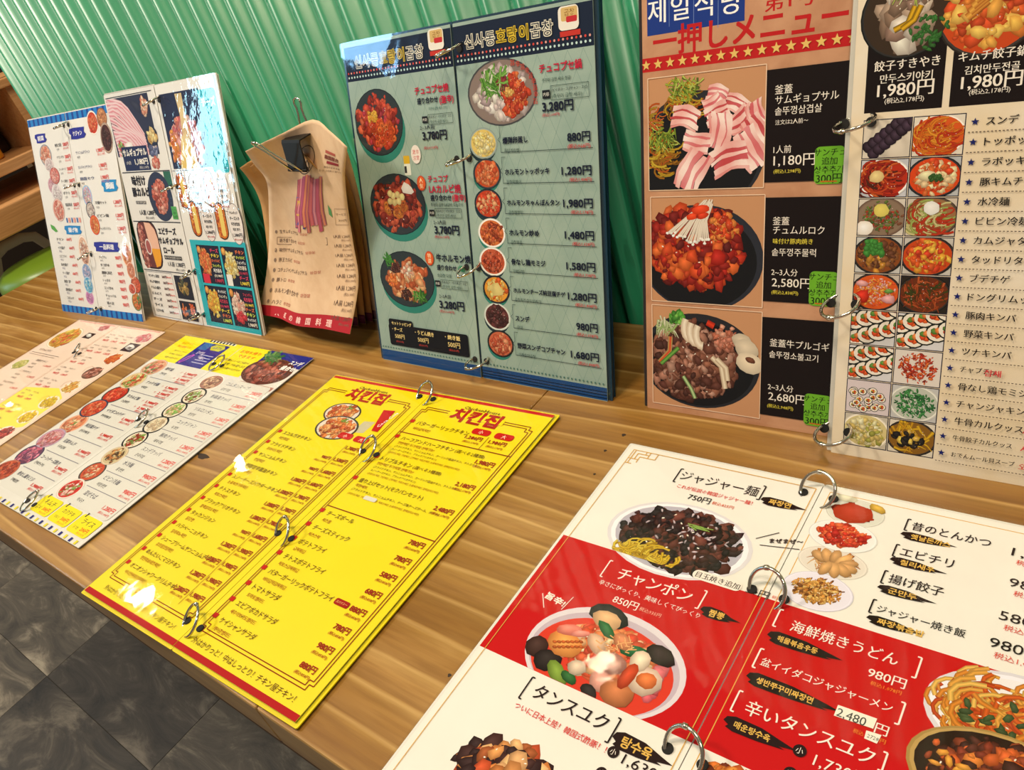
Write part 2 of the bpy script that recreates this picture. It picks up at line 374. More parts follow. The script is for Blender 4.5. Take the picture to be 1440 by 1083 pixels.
                s.strip(pts, r * .5, col, tuple(x * .4 for x in lin(col)), z=z, clip=clip, w1=r * .1)
            elif kind == 'roll':
                pass
        if gloss:
            for i in range(12):
                a = R_.random() * 2 * PI; q = math.sqrt(R_.random()) * fill * .75; z += dz
                s.blob((c[0] + ru * q * math.cos(a), c[1] + rt * q * math.sin(a)), ru * .022, '#fff0dc', .5, R_.random() * PI, 5, z=z, clip=clip, dark=.8)
        if garnish:
            gc, gx, gt, gr, gn = garnish
            for i in range(gn):
                z += dz; a = R_.random() * 2 * PI; q = math.sqrt(R_.random()) * gr
                s.blob((c[0] + ru * (gx + q * math.cos(a)), c[1] + rt * (gt + q * math.sin(a))), ru * .08, gc, .5, R_.random() * PI, 6, z=z, clip=clip)
    def slice(s, p, r, an, z, dz, clip, col='#e8a0a0'):
        ca, sa = math.cos(an), math.sin(an); L_ = r * 1.2; W_ = r * .85; R_ = s.rng; nx = 7
        bend = R_.uniform(-.35, .35) * r; ed = [-1, -.62 + R_.uniform(-.1, .1), -.38 + R_.uniform(-.1, .1), .05 + R_.uniform(-.12, .12), .35 + R_.uniform(-.1, .1), .78, 1]
        shades = ['#f0dcd6', col, '#f6e8e2', col, '#f4e2dc', '#e8b8b4']; ph = R_.random() * 6
        ends = [R_.uniform(.88, 1.1) for _ in range(8)]
        for b in range(6):
            pts = []; cols = []
            for i in range(nx):
                f = i / (nx - 1); x = (f * 2 - 1) * L_ * (ends[b] if f > .5 else ends[b + 1])
                for e in (ed[b], ed[b + 1]):
                    y = e * W_ + bend * math.cos((f - .5) * PI) + .05 * r * math.sin(f * 9 + e * 4 + ph)
                    pts.append((p[0] + x * ca - y * sa, p[1] + x * sa + y * ca)); q = .80 + .25 * math.sin(f * 5 + ph + e); k = lin(shades[b]); cols.append((min(1, k[0] * (q * .3 + .75)), min(1, k[1] * q), min(1, k[2] * q)))
            s.raw(pts, cols, [(2 * i, 2 * i + 1, 2 * i + 3, 2 * i + 2) for i in range(nx - 1)], z=z + dz * b / 7, clip=clip)
    def roll(s, p, r, fillc, z, clip, rice='#f0e8da', sea='#20241c'):
        s.ell(p, r, r * .9, sea, 14, clip, z); s.ell(p, r * .86, r * .77, rice, 14, clip, z + .0015)
        for q in range(5): s.blob((p[0] + r * .28 * math.cos(q * 1.26), p[1] + r * .25 * math.sin(q * 1.26)), r * .3, fillc[q % len(fillc)], .9, 0, 7, z=z + .002 + q * .0008, clip=clip)
    def build(s, parent, name='printing', warp=None, m=None, flip=False):
        me = bpy.data.meshes.new(name)
        V = [(a[0] / 1000, -a[1] / 1000, a[2] / 1000) for a in s.v]
        if warp: V = [warp(*a) for a in s.v]
        me.from_pydata(V, [], [f[::-1] for f in s.f] ); me.materials.append(m or M['ink'])
        at = me.color_attributes.new('ink', 'FLOAT_COLOR', 'POINT'); at.data.foreach_set('color', [x for c in s.c for x in (c[0], c[1], c[2], 1)])
        me.update(); return link(name, me, parent)

RINGN = 40
def ringmesh(r=.0115, w=.0011):
    if 'ring' not in _tc:
        b = MB(); b.tube([(r * math.cos(2 * PI * k / RINGN), 0, r * math.sin(2 * PI * k / RINGN)) for k in range(RINGN)], w, 8, True)
        b.tube([(r * math.cos(a), 0, r * math.sin(a)) for a in (1.9, 2.0, 2.1)], w * 1.5, 8)
        _tc['ring'] = mesh('binder_ring', b.v, b.f, M['steel'], True)
    return _tc['ring']
def slab(u0, t0, u1, t1, z0, z1, r=2.0, n=4):
    P = []
    for cx, cy, a in ((u1 - r, t0 + r, -90), (u1 - r, t1 - r, 0), (u0 + r, t1 - r, 90), (u0 + r, t0 + r, 180)):
        P += [(cx + r * math.cos(math.radians(a + k * 90 / n)), cy + r * math.sin(math.radians(a + k * 90 / n))) for k in range(n + 1)]
    K = len(P); b = MB()
    return b.add([(x / 1000, -y / 1000, z1 / 1000) for x, y in P] + [(x / 1000, -y / 1000, z0 / 1000) for x, y in P],
                 [tuple(range(K))[::-1], tuple(range(K, 2 * K))] + [(k, (k + 1) % K, K + (k + 1) % K, K + k) for k in range(K)])
def card(root, key, u0, u1, m, ink, back=0, mar=3, film_m='film', mt=None, mb=0, backc=None, dz=0):
    """one laminated page: card with its printing, the clear film over it, spare cards behind it"""
    Mf, H = frame(key); loc = root.matrix_world.inverted() @ Mf @ Matrix.Translation((0, 0, dz / 1000))
    ml, mr = mar if isinstance(mar, tuple) else (mar, mar); mt = max(ml, mr) if mt is None else mt
    pg = slab(u0, 0, u1, H, -.6, 0, .6).build('page', m, root, loc)
    ink.build(pg)
    slab(u0 - ml, -mt, u1 + mr, H + mb, .85, 1.0).build('clear_film', M[film_m], root, loc)
    slab(u0 - ml, -mt, u1 + mr, H + mb, -.80, -.65).build('clear_film', M[film_m], root, loc)
    for k in range(back):
        g = -(1.6 + 1.7 * k); sh = ink.rng.uniform(-.8, .8)
        slab(u0 - ml + min(sh, 0), -mt + 1.2 * (k % 2), u1 + mr + (sh if mr > 1 else 0), H + mb, g - .9, g, 1.5).build('under_page', backc or M['darkcore'], root, loc)
    return loc
hole_m = mat('painted_hole_dark', '#0a0908', .8)  # black of solid discs, painted in for the dark inside the holes
def rings(root, key, spots, sep=8.0, tilt=0, lift=3.5, holes=True):
    Mf, H = frame(key); loc = root.matrix_world.inverted() @ Mf; rg = random.Random(len(spots))
    for u, t in spots:
        a = tilt + rg.uniform(-.25, .25)
        link('binder_ring', ringmesh(), root, loc @ Matrix.Translation((u / 1000, -t / 1000, lift / 1000)) @ Matrix.Rotation(a * .5, 4, 'Z') @ Matrix.Rotation(a, 4, 'X'))
        for sg in (-1, 1):
            b = MB().lathe([(.0029, -.0006), (.0029, .00105)], ((u + sg * sep) / 1000, -t / 1000, 0), 16)
            b.build('hole_disc', hole_m, root, loc)
def root_for(key, name):
    x, y, r, h, lean = FR[key]; return empty(name, Matrix.Translation((x, y, TZ)) @ Matrix.Rotation(r, 4, 'Z'))

# ================================================================== 1. tan and cream menu standing on the right
NAVY = '#14213f'; BLK = '#140a0a'; WH = '#f4ece0'; RED = '#c01f22'
MEATP = ['#7a4a34', '#8f5a40', '#5f3626', '#a0705a', '#6b4030']
REDF = ['#b8301a', '#d04a20', '#8f1f12', '#e06a30', '#a82818']
ORF = ['#e07020', '#d85018', '#f0a030', '#c83818', '#e88828']
GRN = ['#3f7a28', '#6fae3c', '#2f5f20', '#93c04c']
def brown_page():
    k = Ink('brown', 3); X = k.X
    k.R((909.5, -16), (1047, 29), '#1c3a8c')
    for x0, c in ((923.6, '제'), (956, '일'), (989.6, '식'), (1029, '당')):
        a = X(x0, {923.6: 18, 956: 13, 989.6: 8, 1029: 3.6}[x0]); k.t(c, a[0], a[1] - 1, 17, '#ffffff', al='c', bold=.012)
    for x in (941, 975.5, 1010): a = X(x, 10); k.line((a[0], a[1] - 14), (a[0], a[1] + 12), .4, '#6a86c0')
    a = X(1075, 3); k.t('第1号', a[0], a[1], 13, RED, al='l', bold=.02)
    u = X(918, 58)[0]; tt = (X(917.6, 58.8)[1] + X(1196, 20.4)[1]) / 2
    k.t('一押しメニュー', u, tt, 21, RED, w=X(1194, 20)[0] - u, bold=.028)
    t0 = X(902, 88)[1]; t0 = 43.5; k.top = False
    k.rect(0, t0, 140, t0 + 9, RED); k.top = True
    for i in range(16): k.star((3 + i * 9.1, t0 + 4.6), 3.5, '#e8c470')
    k.top = False
    fr = []
    for (a, b, c, d) in (((909, 111.6), (1077, 90), (915.5, 269.5), (1075.5, 262)), ((914.4, 278), (1075.5, 272.7), (917.8, 424), (1073, 431)), ((917, 429), (1073, 437.8), (919, 566.7), (1067.8, 586.7))):
        a, b, c, d = X(*a), X(*b), X(*c), X(*d); q = ((a[0] + c[0]) / 2, (a[1] + b[1]) / 2, (b[0] + d[0]) / 2, (c[1] + d[1]) / 2); fr.append(q)
        k.rect(*q, '#c8946c')
    # photograph 1: pork belly slices on an iron plate
    q = fr[0]; c = X(990, 200); cl = q
    c = (42, 108); k.ell(c, 47, 40, '#2b2d34', 40, cl, z=.09); k.ell((c[0] - 1, c[1] + 3), 44, 37, '#15161a', 40, cl, z=.092)
    def at(x, y): return X(*(860 + x / 4.165, y / 4.165))
    k.rng.seed(5)
    k.food(at(250, 700), 11, 11, ['#d07030', '#c85a20', '#b0902a'], 45, (.12, .3), clip=cl, kind='noodle', layer=0)
    for ctr, r in ((at(440, 600), 17), (at(300, 900), 18)):
        k.food(ctr, r, r * 1.0, ['#c8a02a', '#d8b838', '#a8701c', '#c06020', '#8a5a18'], 110, (.08, .2), clip=cl, kind='noodle', layer=1, gloss=False)
        k.food((ctr[0] - 1, ctr[1] - r * .55), r * .85, r * .6, ['#a8c048', '#86a030', '#c8d868', '#5f7a28'], 70, (.08, .22), clip=cl, kind='leaf', layer=2, gloss=False)
    for i, (x, y, r, an) in enumerate(((620, 560, 7.5, .3), (590, 600, 7, 2.7), (730, 620, 8, .5), (620, 665, 8.5, -.4), (740, 700, 9, -.6), (860, 660, 8.5, 1.1), (430, 700, 10, .25), (620, 765, 11.5, 1.7), (845, 770, 10, 1.0), (500, 830, 9.5, .2), (820, 870, 12.5, 1.0), (690, 940, 12.5, -.3), (480, 1010, 14, 2.1))):
        k.slice(at(x, y), r * .84, an, .30 + .008 * i, .006, cl, k.rng.choice(['#dc8e94', '#d97f88', '#c95f66']))
    # photograph 2: red marinated pork
    def at(x, y): return X(*(890 + x / 4.5, 240 + y / 4.5))
    q = cl = fr[1]; c = at(470, 520)
    c = (43, 180); k.ell(c, 46.5, 37.5, '#2b2e38', 40, cl, z=.09); k.ell((c[0] - 1, c[1] + 2), 43, 34, '#131418', 40, cl, z=.092)
    k.food(at(385, 480), 43, 34, ['#a81c0c', '#bc2c10', '#84140a', '#cc4818', '#941a0c', '#66100a', '#d86428'], 420, (.06, .17), clip=cl, kind='chunk', fill=.92)
    k.food(at(560, 360), 14, 12, ['#d84a1c', '#e88a3c', '#b03014'], 70, (.12, .3), clip=cl, layer=1)
    p0 = at(480, 200)
    for i in range(22):
        f = i / 21; e = at(220 + 260 * f, 380 + 70 * math.sin(f * 2.2) + k.rng.uniform(-20, 20)); m_ = ((p0[0] + e[0]) / 2 - 1.5, (p0[1] + e[1]) / 2)
        s0 = (p0[0] + (f - .5) * 6, p0[1] + k.rng.uniform(-2, 2)); k.strip([s0, m_, e], 1.15, '#f4ece0', '#c9b8a4', z=.33 + i * .001, clip=cl)
        k.blob(e, 1.25, '#fbf4ea', .8, 0, 7, .1, z=.355 + i * .001, clip=cl, dark=.8, light=1.05)
    for x, y, r in ((430, 245, 7), (380, 290, 5), (440, 285, 5)): k.blob(at(x, y), r, '#dc3c14', .45, -.2, 10, .1, z=.385 + r * .001, clip=cl, dark=.7, light=1.5)
    # photograph 3: bulgogi with mushrooms
    def at(x, y): return X(*(890 + x / 4.5, 420 + y / 4.5))
    q = cl = fr[2]; c = at(440, 390)
    c = (42, 255); k.ell(c, 47, 35.5, '#26282e', 40, cl, z=.09); k.ell((c[0] - 1, c[1] + 2), 44, 32, '#121317', 40, cl, z=.092)
    k.food(at(370, 400), 42, 34, ['#7a4a38', '#925c46', '#5c3024', '#a87460', '#6b3c2c', '#48241a', '#b58a78'], 360, (.05, .15), clip=cl, fill=.93)
    k.food(at(580, 250), 12, 11, ['#c07a64', '#b86a50', '#d09880'], 60, (.12, .26), clip=cl, layer=1)
    k.food(at(220, 180), 12, 8, ['#e8e8c8', '#c8d8a0', '#a8c478'], 34, (.2, .4), clip=cl, kind='leaf', layer=1, gloss=False)
    k.food(at(290, 120), 8, 6, ['#4f9a34', '#3c7a28', '#78b850'], 30, (.2, .4), clip=cl, layer=2, gloss=False)
    z = .36
    for x, y, a in ((340, 190, 1.9), (375, 215, 1.9), (415, 235, 1.95)):
        pts = [at(x + 45 * math.cos(a + j * .5) * .9 + 25, y + 75 * math.sin(a + j * .5) - 10) for j in range(-1, 5)]; z += .002
        k.strip(pts, 6.5, '#f4ead8', '#c8b094', z=z, clip=cl, w1=5)
    k.strip([at(470, 150), at(515, 175)], 4.5, '#e04020', '#a02010', z=z + .002, clip=cl)
    k.strip([at(240, 240), at(235, 330), at(170, 400)], 3.5, '#d83a1c', '#a8a060', z=z + .003, clip=cl)
    k.strip([at(500, 370), at(560, 430), at(585, 570)], 4, '#f0e4cc', '#b49878', z=z + .003, clip=cl); k.strip([at(530, 380), at(590, 440), at(600, 520)], 4, '#f0e4cc', '#b49878', z=z + .005, clip=cl)
    k.strip([at(320, 490), at(370, 570), at(395, 630)], 3, '#c8dca0', '#2f6a2c', z=z + .005, clip=cl); k.strip([at(290, 310), at(180, 410)], 3, '#7ab04c', '#2f6a2c', z=z + .006, clip=cl)
    for x, y, r in ((690, 270, 7.5), (720, 320, 9), (740, 410, 10)): z += .004; k.blob(at(x, y), r, '#e8d8be', .75, .3, 12, .06, z=z, clip=cl, dark=.72, light=1.15)
    k.blob(at(745, 390), 4, '#6a3c28', .5, .3, 10, .1, z=z + .004, clip=cl)
    for a, q in zip(((0, 0), (1, 0), (2, 0)), fr): k.top = True; k.frm(*q, .55, '#f0d4b8'); k.top = False
    k.top = True
    for a, b, c, d in (((1078, 99), (1199.7, 84), (1189, 253), (1076, 256.4)), ((1076, 279), (1193, 274.4), (1184.4, 429), (1074, 424)), ((1072.7, 446.7), (1180, 452), (1168, 595.5), (1068.4, 583))):
        a, b, c, d = X(*a), X(*b), X(*c), X(*d); k.rect((a[0] + d[0]) / 2, (a[1] + b[1]) / 2, min(139, (b[0] + c[0]) / 2), (c[1] + d[1]) / 2, BLK)
    O = '#e8d84a'
    for L_ in ((('釜蓋', (1090, 126), (1115, 125), 9), ('サムギョプサル', (1090.5, 141.7), (1180.5, 132), 9.4), ('솥뚜껑삼겹살', (1090, 157), (1156.5, 151), 9), ('注文は2人前～', (1090.5, 172.4), (1137, 169), 5), ('1人前', (1088, 211), (1113, 209), 7), ('1,180円', (1088, 225.7), (1147, 223), 11), ('(税込1,298円)', (1088, 241), (1126.5, 240), 4.4)),
               (('釜蓋', (1087, 311), (1110.4, 310.7), 9), ('チュムルロク', (1087.3, 324.4), (1160, 323), 9.4), ('味付け豚肉焼き', (1087.3, 339.3), (1143.3, 339.6), 6), ('솥뚜껑주물럭', (1085.6, 355), (1147.8, 355), 9), ('2~3人分', (1085, 383), (1122, 383), 7), ('2,580円', (1085.6, 397.3), (1141, 398), 11), ('(税込2,838円)', (1085, 411), (1123, 412), 4.4)),
               (('釜蓋牛プルゴギ', (1082.7, 482.7), (1166.7, 487.8), 8.6), ('솥뚜껑소불고기', (1082, 499), (1151, 503), 8.6), ('2~3人分', (1080, 544), (1116, 546.7), 7), ('2,680円', (1080.7, 557), (1134, 562), 11), ('(税込2,948円)', (1079, 570.7), (1116, 573.8), 4.4))):
        for s_, a, b, h in L_: k.T(s_, a, b, h, O if '(' in s_ or '味' in s_ else WH, bold=.008)
    for (a, b) in (((1160, 214), (1192, 251)), ((1153, 389), (1184, 426)), ((1146, 562), (1170, 596))):
        a, b = X(*a), X(*b); u1 = 138.5; u0 = u1 - 18; tm_ = (a[1] + b[1]) / 2; k.rect(u0, tm_ - 11.5, u1, tm_ + 11, '#6fb32c', r=3)
        for j, s_ in enumerate(('サンチュ', '追加', '상추추가', '300円')): k.t(s_, (u0 + u1) / 2, tm_ - 8 + j * 5.2, 5 if j < 3 else 6.6, '#14240c', al='c', bold=.015)
        k.rect(u0 + 4, tm_ + 9, u1 - 4, tm_ + 9.9, '#c07020')
    return k
def cream_page():
    k = Ink('cream', 4); X = k.X
    for a, b in (((1221.5, 55), (1215, 158.4)), ((1339, 55), (1331, 149))): pass
    k.rect(7, 34, 47.5, 86, BLK); k.rect(51, 34, 94, 86, BLK); k.rect(98, 34, 138, 86, BLK)
    k.food(X(1275, 20), 24, 23, ['#b09884', '#c8b8a8', '#8f7460', '#d8ccc0', '#a08070'], 40, (.2, .34), '#101010', '#3a2c20', .07, garnish=('#2f6a28', .5, .45, .4, 40), fill=.75)
    c = X(1275, 24)
    for j in range(2): k.strip([(c[0] - 6 + j * 4, c[1] + 6), (c[0] + 1 + j * 3, c[1] + 3 - j), (c[0] + 4 + j * 3, c[1] - 5)], 3.2, '#e8b420', '#5a4410', z=.3 + j * .004)
    k.food((c[0] + 4, c[1] - 14), 14, 6, ['#b8cc60', '#e0e8b0', '#88a840'], 30, (.2, .4), kind='leaf', layer=2, gloss=False)
    k.food(X(1392, 8), 25, 25, ['#e08030', '#f0a848', '#d85a20', '#c84818', '#f0b858'], 90, (.1, .26), '#2a2420', '#c84a1c', .08)
    for j in range(5): c = X(1360 + j * 4, 25 - j * 8); k.strip([c, (c[0] + 9, c[1] - 7)], 4, '#e8b04c', '#a8581c', z=.36 + .004 * j)
    k.top = True
    for s_, a, b, h in (('餃子すきやき', (1229.6, 95.5), (1323, 83), 8.2), ('만두스키야키', (1237.7, 111.7), (1312, 104.6), 6.6), ('1,980円', (1233.7, 128), (1314, 120), 11.5), ('(税込2,178円)', (1244, 142), (1300, 138), 5),
                        ('キムチ餃子鍋', (1348, 82), (1447, 69), 8.2), ('김치만두전골', (1356.5, 99.5), (1435, 91.4), 6.6), ('1,980円', (1351.5, 117), (1439, 107.6), 11.5), ('(税込2,178円)', (1362.6, 130), (1421.5, 125), 5)):
        k.T(s_, a, b, h, WH, bold=.022 if h > 6 else .008)
    k.top = False
    u0, t0, u1, t1 = 7, 89.5, 60.3, 289.7; ch = (t1 - t0) / 9; cw = (u1 - u0) / 2; R_ = k.rng
    cells = [[('#ded4c4', ['#2a1a28', '#3c2838', '#1c1018'], 'ring', None, None), ('#e4dccc', ORF, 'noodle', '#e8e0d4', '#d85a20')],
             [('#c9ccd4', REDF + ['#5a2818'], 'noodle', '#e8e4e0', '#b83018'), ('#b8bcc0', ['#d84a1c', '#e07030', '#f0d0a0'], 'chunk', '#1c1c20', '#d84818')],
             [('#d8d0c4', ['#a8321c', '#5f7a30', '#7a4a30', '#48602a'], 'fine', '#6a5444', '#8a7460'), ('#d0c4b4', ['#c83c20', '#d8d090', '#a8502c', '#a8b860'], 'noodle', '#4a3a2c', '#9a7048')],
             [('#c8c8c4', ['#6a3c20', '#8f5a2c', '#c88c30', '#5a3018'], 'chunk', '#17140f', '#8a4a20'), ('#c8c4bc', ['#e8a030', '#d85a1c', '#c83c18', '#f0b840'], 'chunk', '#201814', '#c84818')],
             [('#c8c0b4', ['#e88030', '#d8481c', '#e8a8a0', '#f0a040'], 'fine', '#241a14', '#d85a20'), ('#28221c', ['#8a3418', '#a8481c', '#5f3a18', '#c86030', '#404818'], 'leaf', '#1a1610', '#6a3014')],
             ['roll', 'roll'], ['roll2', ('#e0d8d0', ['#b83018', '#d04a20', '#8f1c10', '#e07030'], 'fine', None, None)],
             [('#d8ccd0', [], 'minir', None, None), ('#c4c4c4', ['#2f7a3c', '#4a9850', '#206030'], 'fine', '#d4d4cc', '#c0c4b8')],
             [('#c8c0b0', ['#e0d088', '#d8c070', '#f0e4b0', '#a8a848'], 'chunk', '#e4dccc', '#d8c88c'), ('#e0d8c8', ['#e8b828', '#2a2018', '#1a1410', '#d8a020', '#c08c20'], 'slicey', '#241c14', '#6a4a1c')]]
    for r in range(9):
        for c_ in range(2):
            q = (u0 + c_ * cw + .7, t0 + r * ch + .7, u0 + (c_ + 1) * cw - .7, t0 + (r + 1) * ch - .7); ce = cells[r][c_]; cx, cy = (q[0] + q[2]) / 2, (q[1] + q[3]) / 2
            k.rect(q[0] - .5, q[1] - .5, q[2] + .5, q[3] + .5, '#1c1c34'); k.rect(*q, ce[0] if isinstance(ce, tuple) else '#d8d8dc'); lay = r % 2
            if ce == 'roll' or ce == 'roll2':
                z = .12
                for rr in range(2):
                    for j in range(5): z += .004; k.roll((q[0] + 2 + j * 6.0 + rr * 1.5, q[3] - 3.5 - (1 - rr) * 10.5 - j * 2.3), 6.4, ['#e05a28', '#e86020', '#d84818', '#5a8a34', '#e8803c'], z, q)
                k.rect(q[0], q[1], q[0] + .1, q[1] + .1, '#888888')
            elif ce[2] == 'minir':
                for j in range(22): k.roll((R_.uniform(q[0] + 3, q[2] - 3), R_.uniform(q[1] + 5, q[3] - 2)), 2.6, ['#e8c040', '#c84a28', '#3a2c20'], .12 + j * .004, q)
            elif ce[2] == 'slicey':
                k.food((cx, cy), 14.5, 11.5, ['#e8b828', '#d8a020'], 24, (.18, .34), ce[3], '#8a6020', .1, kind='leaf', clip=q, layer=lay); k.food((cx, cy + 1), 12, 9, ['#18120e', '#2a2018', '#e8c050'], 20, (.14, .26), clip=q, layer=lay + 1)
            elif r == 0 and c_ == 0:
                for j in range(16): f = j % 8; k.blob((q[0] + 3 + f * 2.9 + (j // 8) * 3, q[3] - 3 - f * 2.4 + (j // 8) * 3.5 - 3), 3.6, '#2c1c2c', .9, .6, 9, .08, z=.12 + .004 * j, clip=q, light=2.6, dark=.5)
            else: k.food((cx, cy), 14.5, 11.6, ce[1], 130 if ce[2] in ('fine', 'noodle', 'leaf') else 80, (.10, .22), ce[3], ce[4], .1, clip=q, kind=ce[2], layer=lay)
            if r == 1 and c_ == 1: k.blob((cx - 4, cy - 1), 5, '#f0dcb0', .6, 0, 9, z=.3, clip=q); [k.blob((cx + 1 + R_.uniform(-3, 3), cy + R_.uniform(-2, 2)), 1.3, '#2f5a24', z=.32 + .002 * j, clip=q) for j in range(14)]
            if r == 2: k.blob((cx, cy - 4 - c_), 4.2, ('#f0e070', '#f2f2ee')[c_], .9, 0, 12, .08, z=.33, clip=q, dark=.9, light=1.1); (k.blob((q[0] + 4, q[3] - 4), 5, '#e8e0d4', .9, 0, 12, .05, z=.34, clip=q, dark=.85) if c_ == 0 else None)
            if r == 3 and c_ == 0: [k.blob((cx - 2 + R_.uniform(-5, 5), cy - 4 + R_.uniform(-4, 4)), 1.8, '#3f8a34', z=.3 + .002 * j, clip=q) for j in range(34)]
            if r == 4 and c_ == 0: k.blob((q[0] + 5, cy + 3), 4, '#d83018', z=.33, clip=q); k.blob((q[0] + 5, cy - 5), 4, '#e8a0a0', .5, z=.335, clip=q); k.blob((q[2] - 5, cy + 4), 4.5, '#e8a0a4', .6, z=.34, clip=q); k.blob((q[2] - 5, cy - 1), 3, '#6a9a44', .5, z=.345, clip=q)
            if r == 1 and c_ == 0: k.blob((cx - 4, cy - 1), 4, '#e8c888', .9, 0, 10, .1, z=.33, clip=q, dark=.8)
    k.top = True
    names = ['スンデ', 'トッポッキ', 'ラボッキ', '豚キムチチゲ', '水冷麺', 'ビビン冷麺', 'カムジャタン', 'タッドリタン', 'ブデチゲ', 'ドングリムック', '豚肉キンパ', '野菜キンパ', 'ツナキンパ', 'チャプチェ', '骨なし鶏モミジ', 'チャンジャキンパ', '牛骨カルクッス', '牛骨餃子カルクッス', 'おでんムール貝スープ']
    kor = ['순대', '떡볶이', '라볶이', '돼지김치찌개', '물냉면', '비빔냉면', '감자탕', '닭도리탕', '부대찌개', '도토리묵', '제육김밥', '야채김밥', '참치김밥', '잡채', '무뼈닭발', '창란김밥', '사골칼국수', '사골만두칼국수', '오뎅홍합탕']
    for i, nm in enumerate(names):
        tt = 94.6 + i * (284.2 - 94.6) / 18; us = 64.5
        k.star((us, tt), 2.1, '#1c2468'); nar = i in (13, 17, 18); wd = len(nm) * (3.4 if i == 17 else 3.3 if i == 18 else 3.8 if i == 13 else 5.15 if i < 7 else 5.0)
        k.t(nm, us + 5.2, tt, 4.9 if not nar else 4.2, '#1a1412', w=wd - .4, bold=.022)
        ku = 82 if i == 13 else 104; w_ = 4.2 * len(kor[i])
        k.t(kor[i], ku, tt + .8, 4.4, '#c8323c', w=min(w_, 34), bold=.02)
        if i < 19:
            for j in range(42): k.rect(61.6 + j * 1.8, tt + 5.1, 62.6 + j * 1.8, tt + 5.55, '#4a3c34')
    return k
r1 = root_for('brown', 'ring_menu')
tag(r1, 'tan and cream laminated picture menu standing against the wall, farthest right', 'menu', 'standing picture menus along the wall')
kb = brown_page(); kc = cream_page()
card(r1, 'brown', 0, 139.6, M['p_tan'], kb, 2, (3.2, .5), mt=3, backc=mat('dark_brown_back', '#241a18', .3))
card(r1, 'cream', 0, 139.6, M['p_cream'], kc, 1, 3.2, mt=3, backc=M['paperedge'])
def ringpx(root, key, pts, **kw):
    k = Ink(key); rings(root, key, [k.X(*p) for p in pts], **kw)
ringpx(r1, 'cream', ((1206, 173), (1186, 427), (1176, 605)), sep=7.5, tilt=.5, lift=7, holes=True)

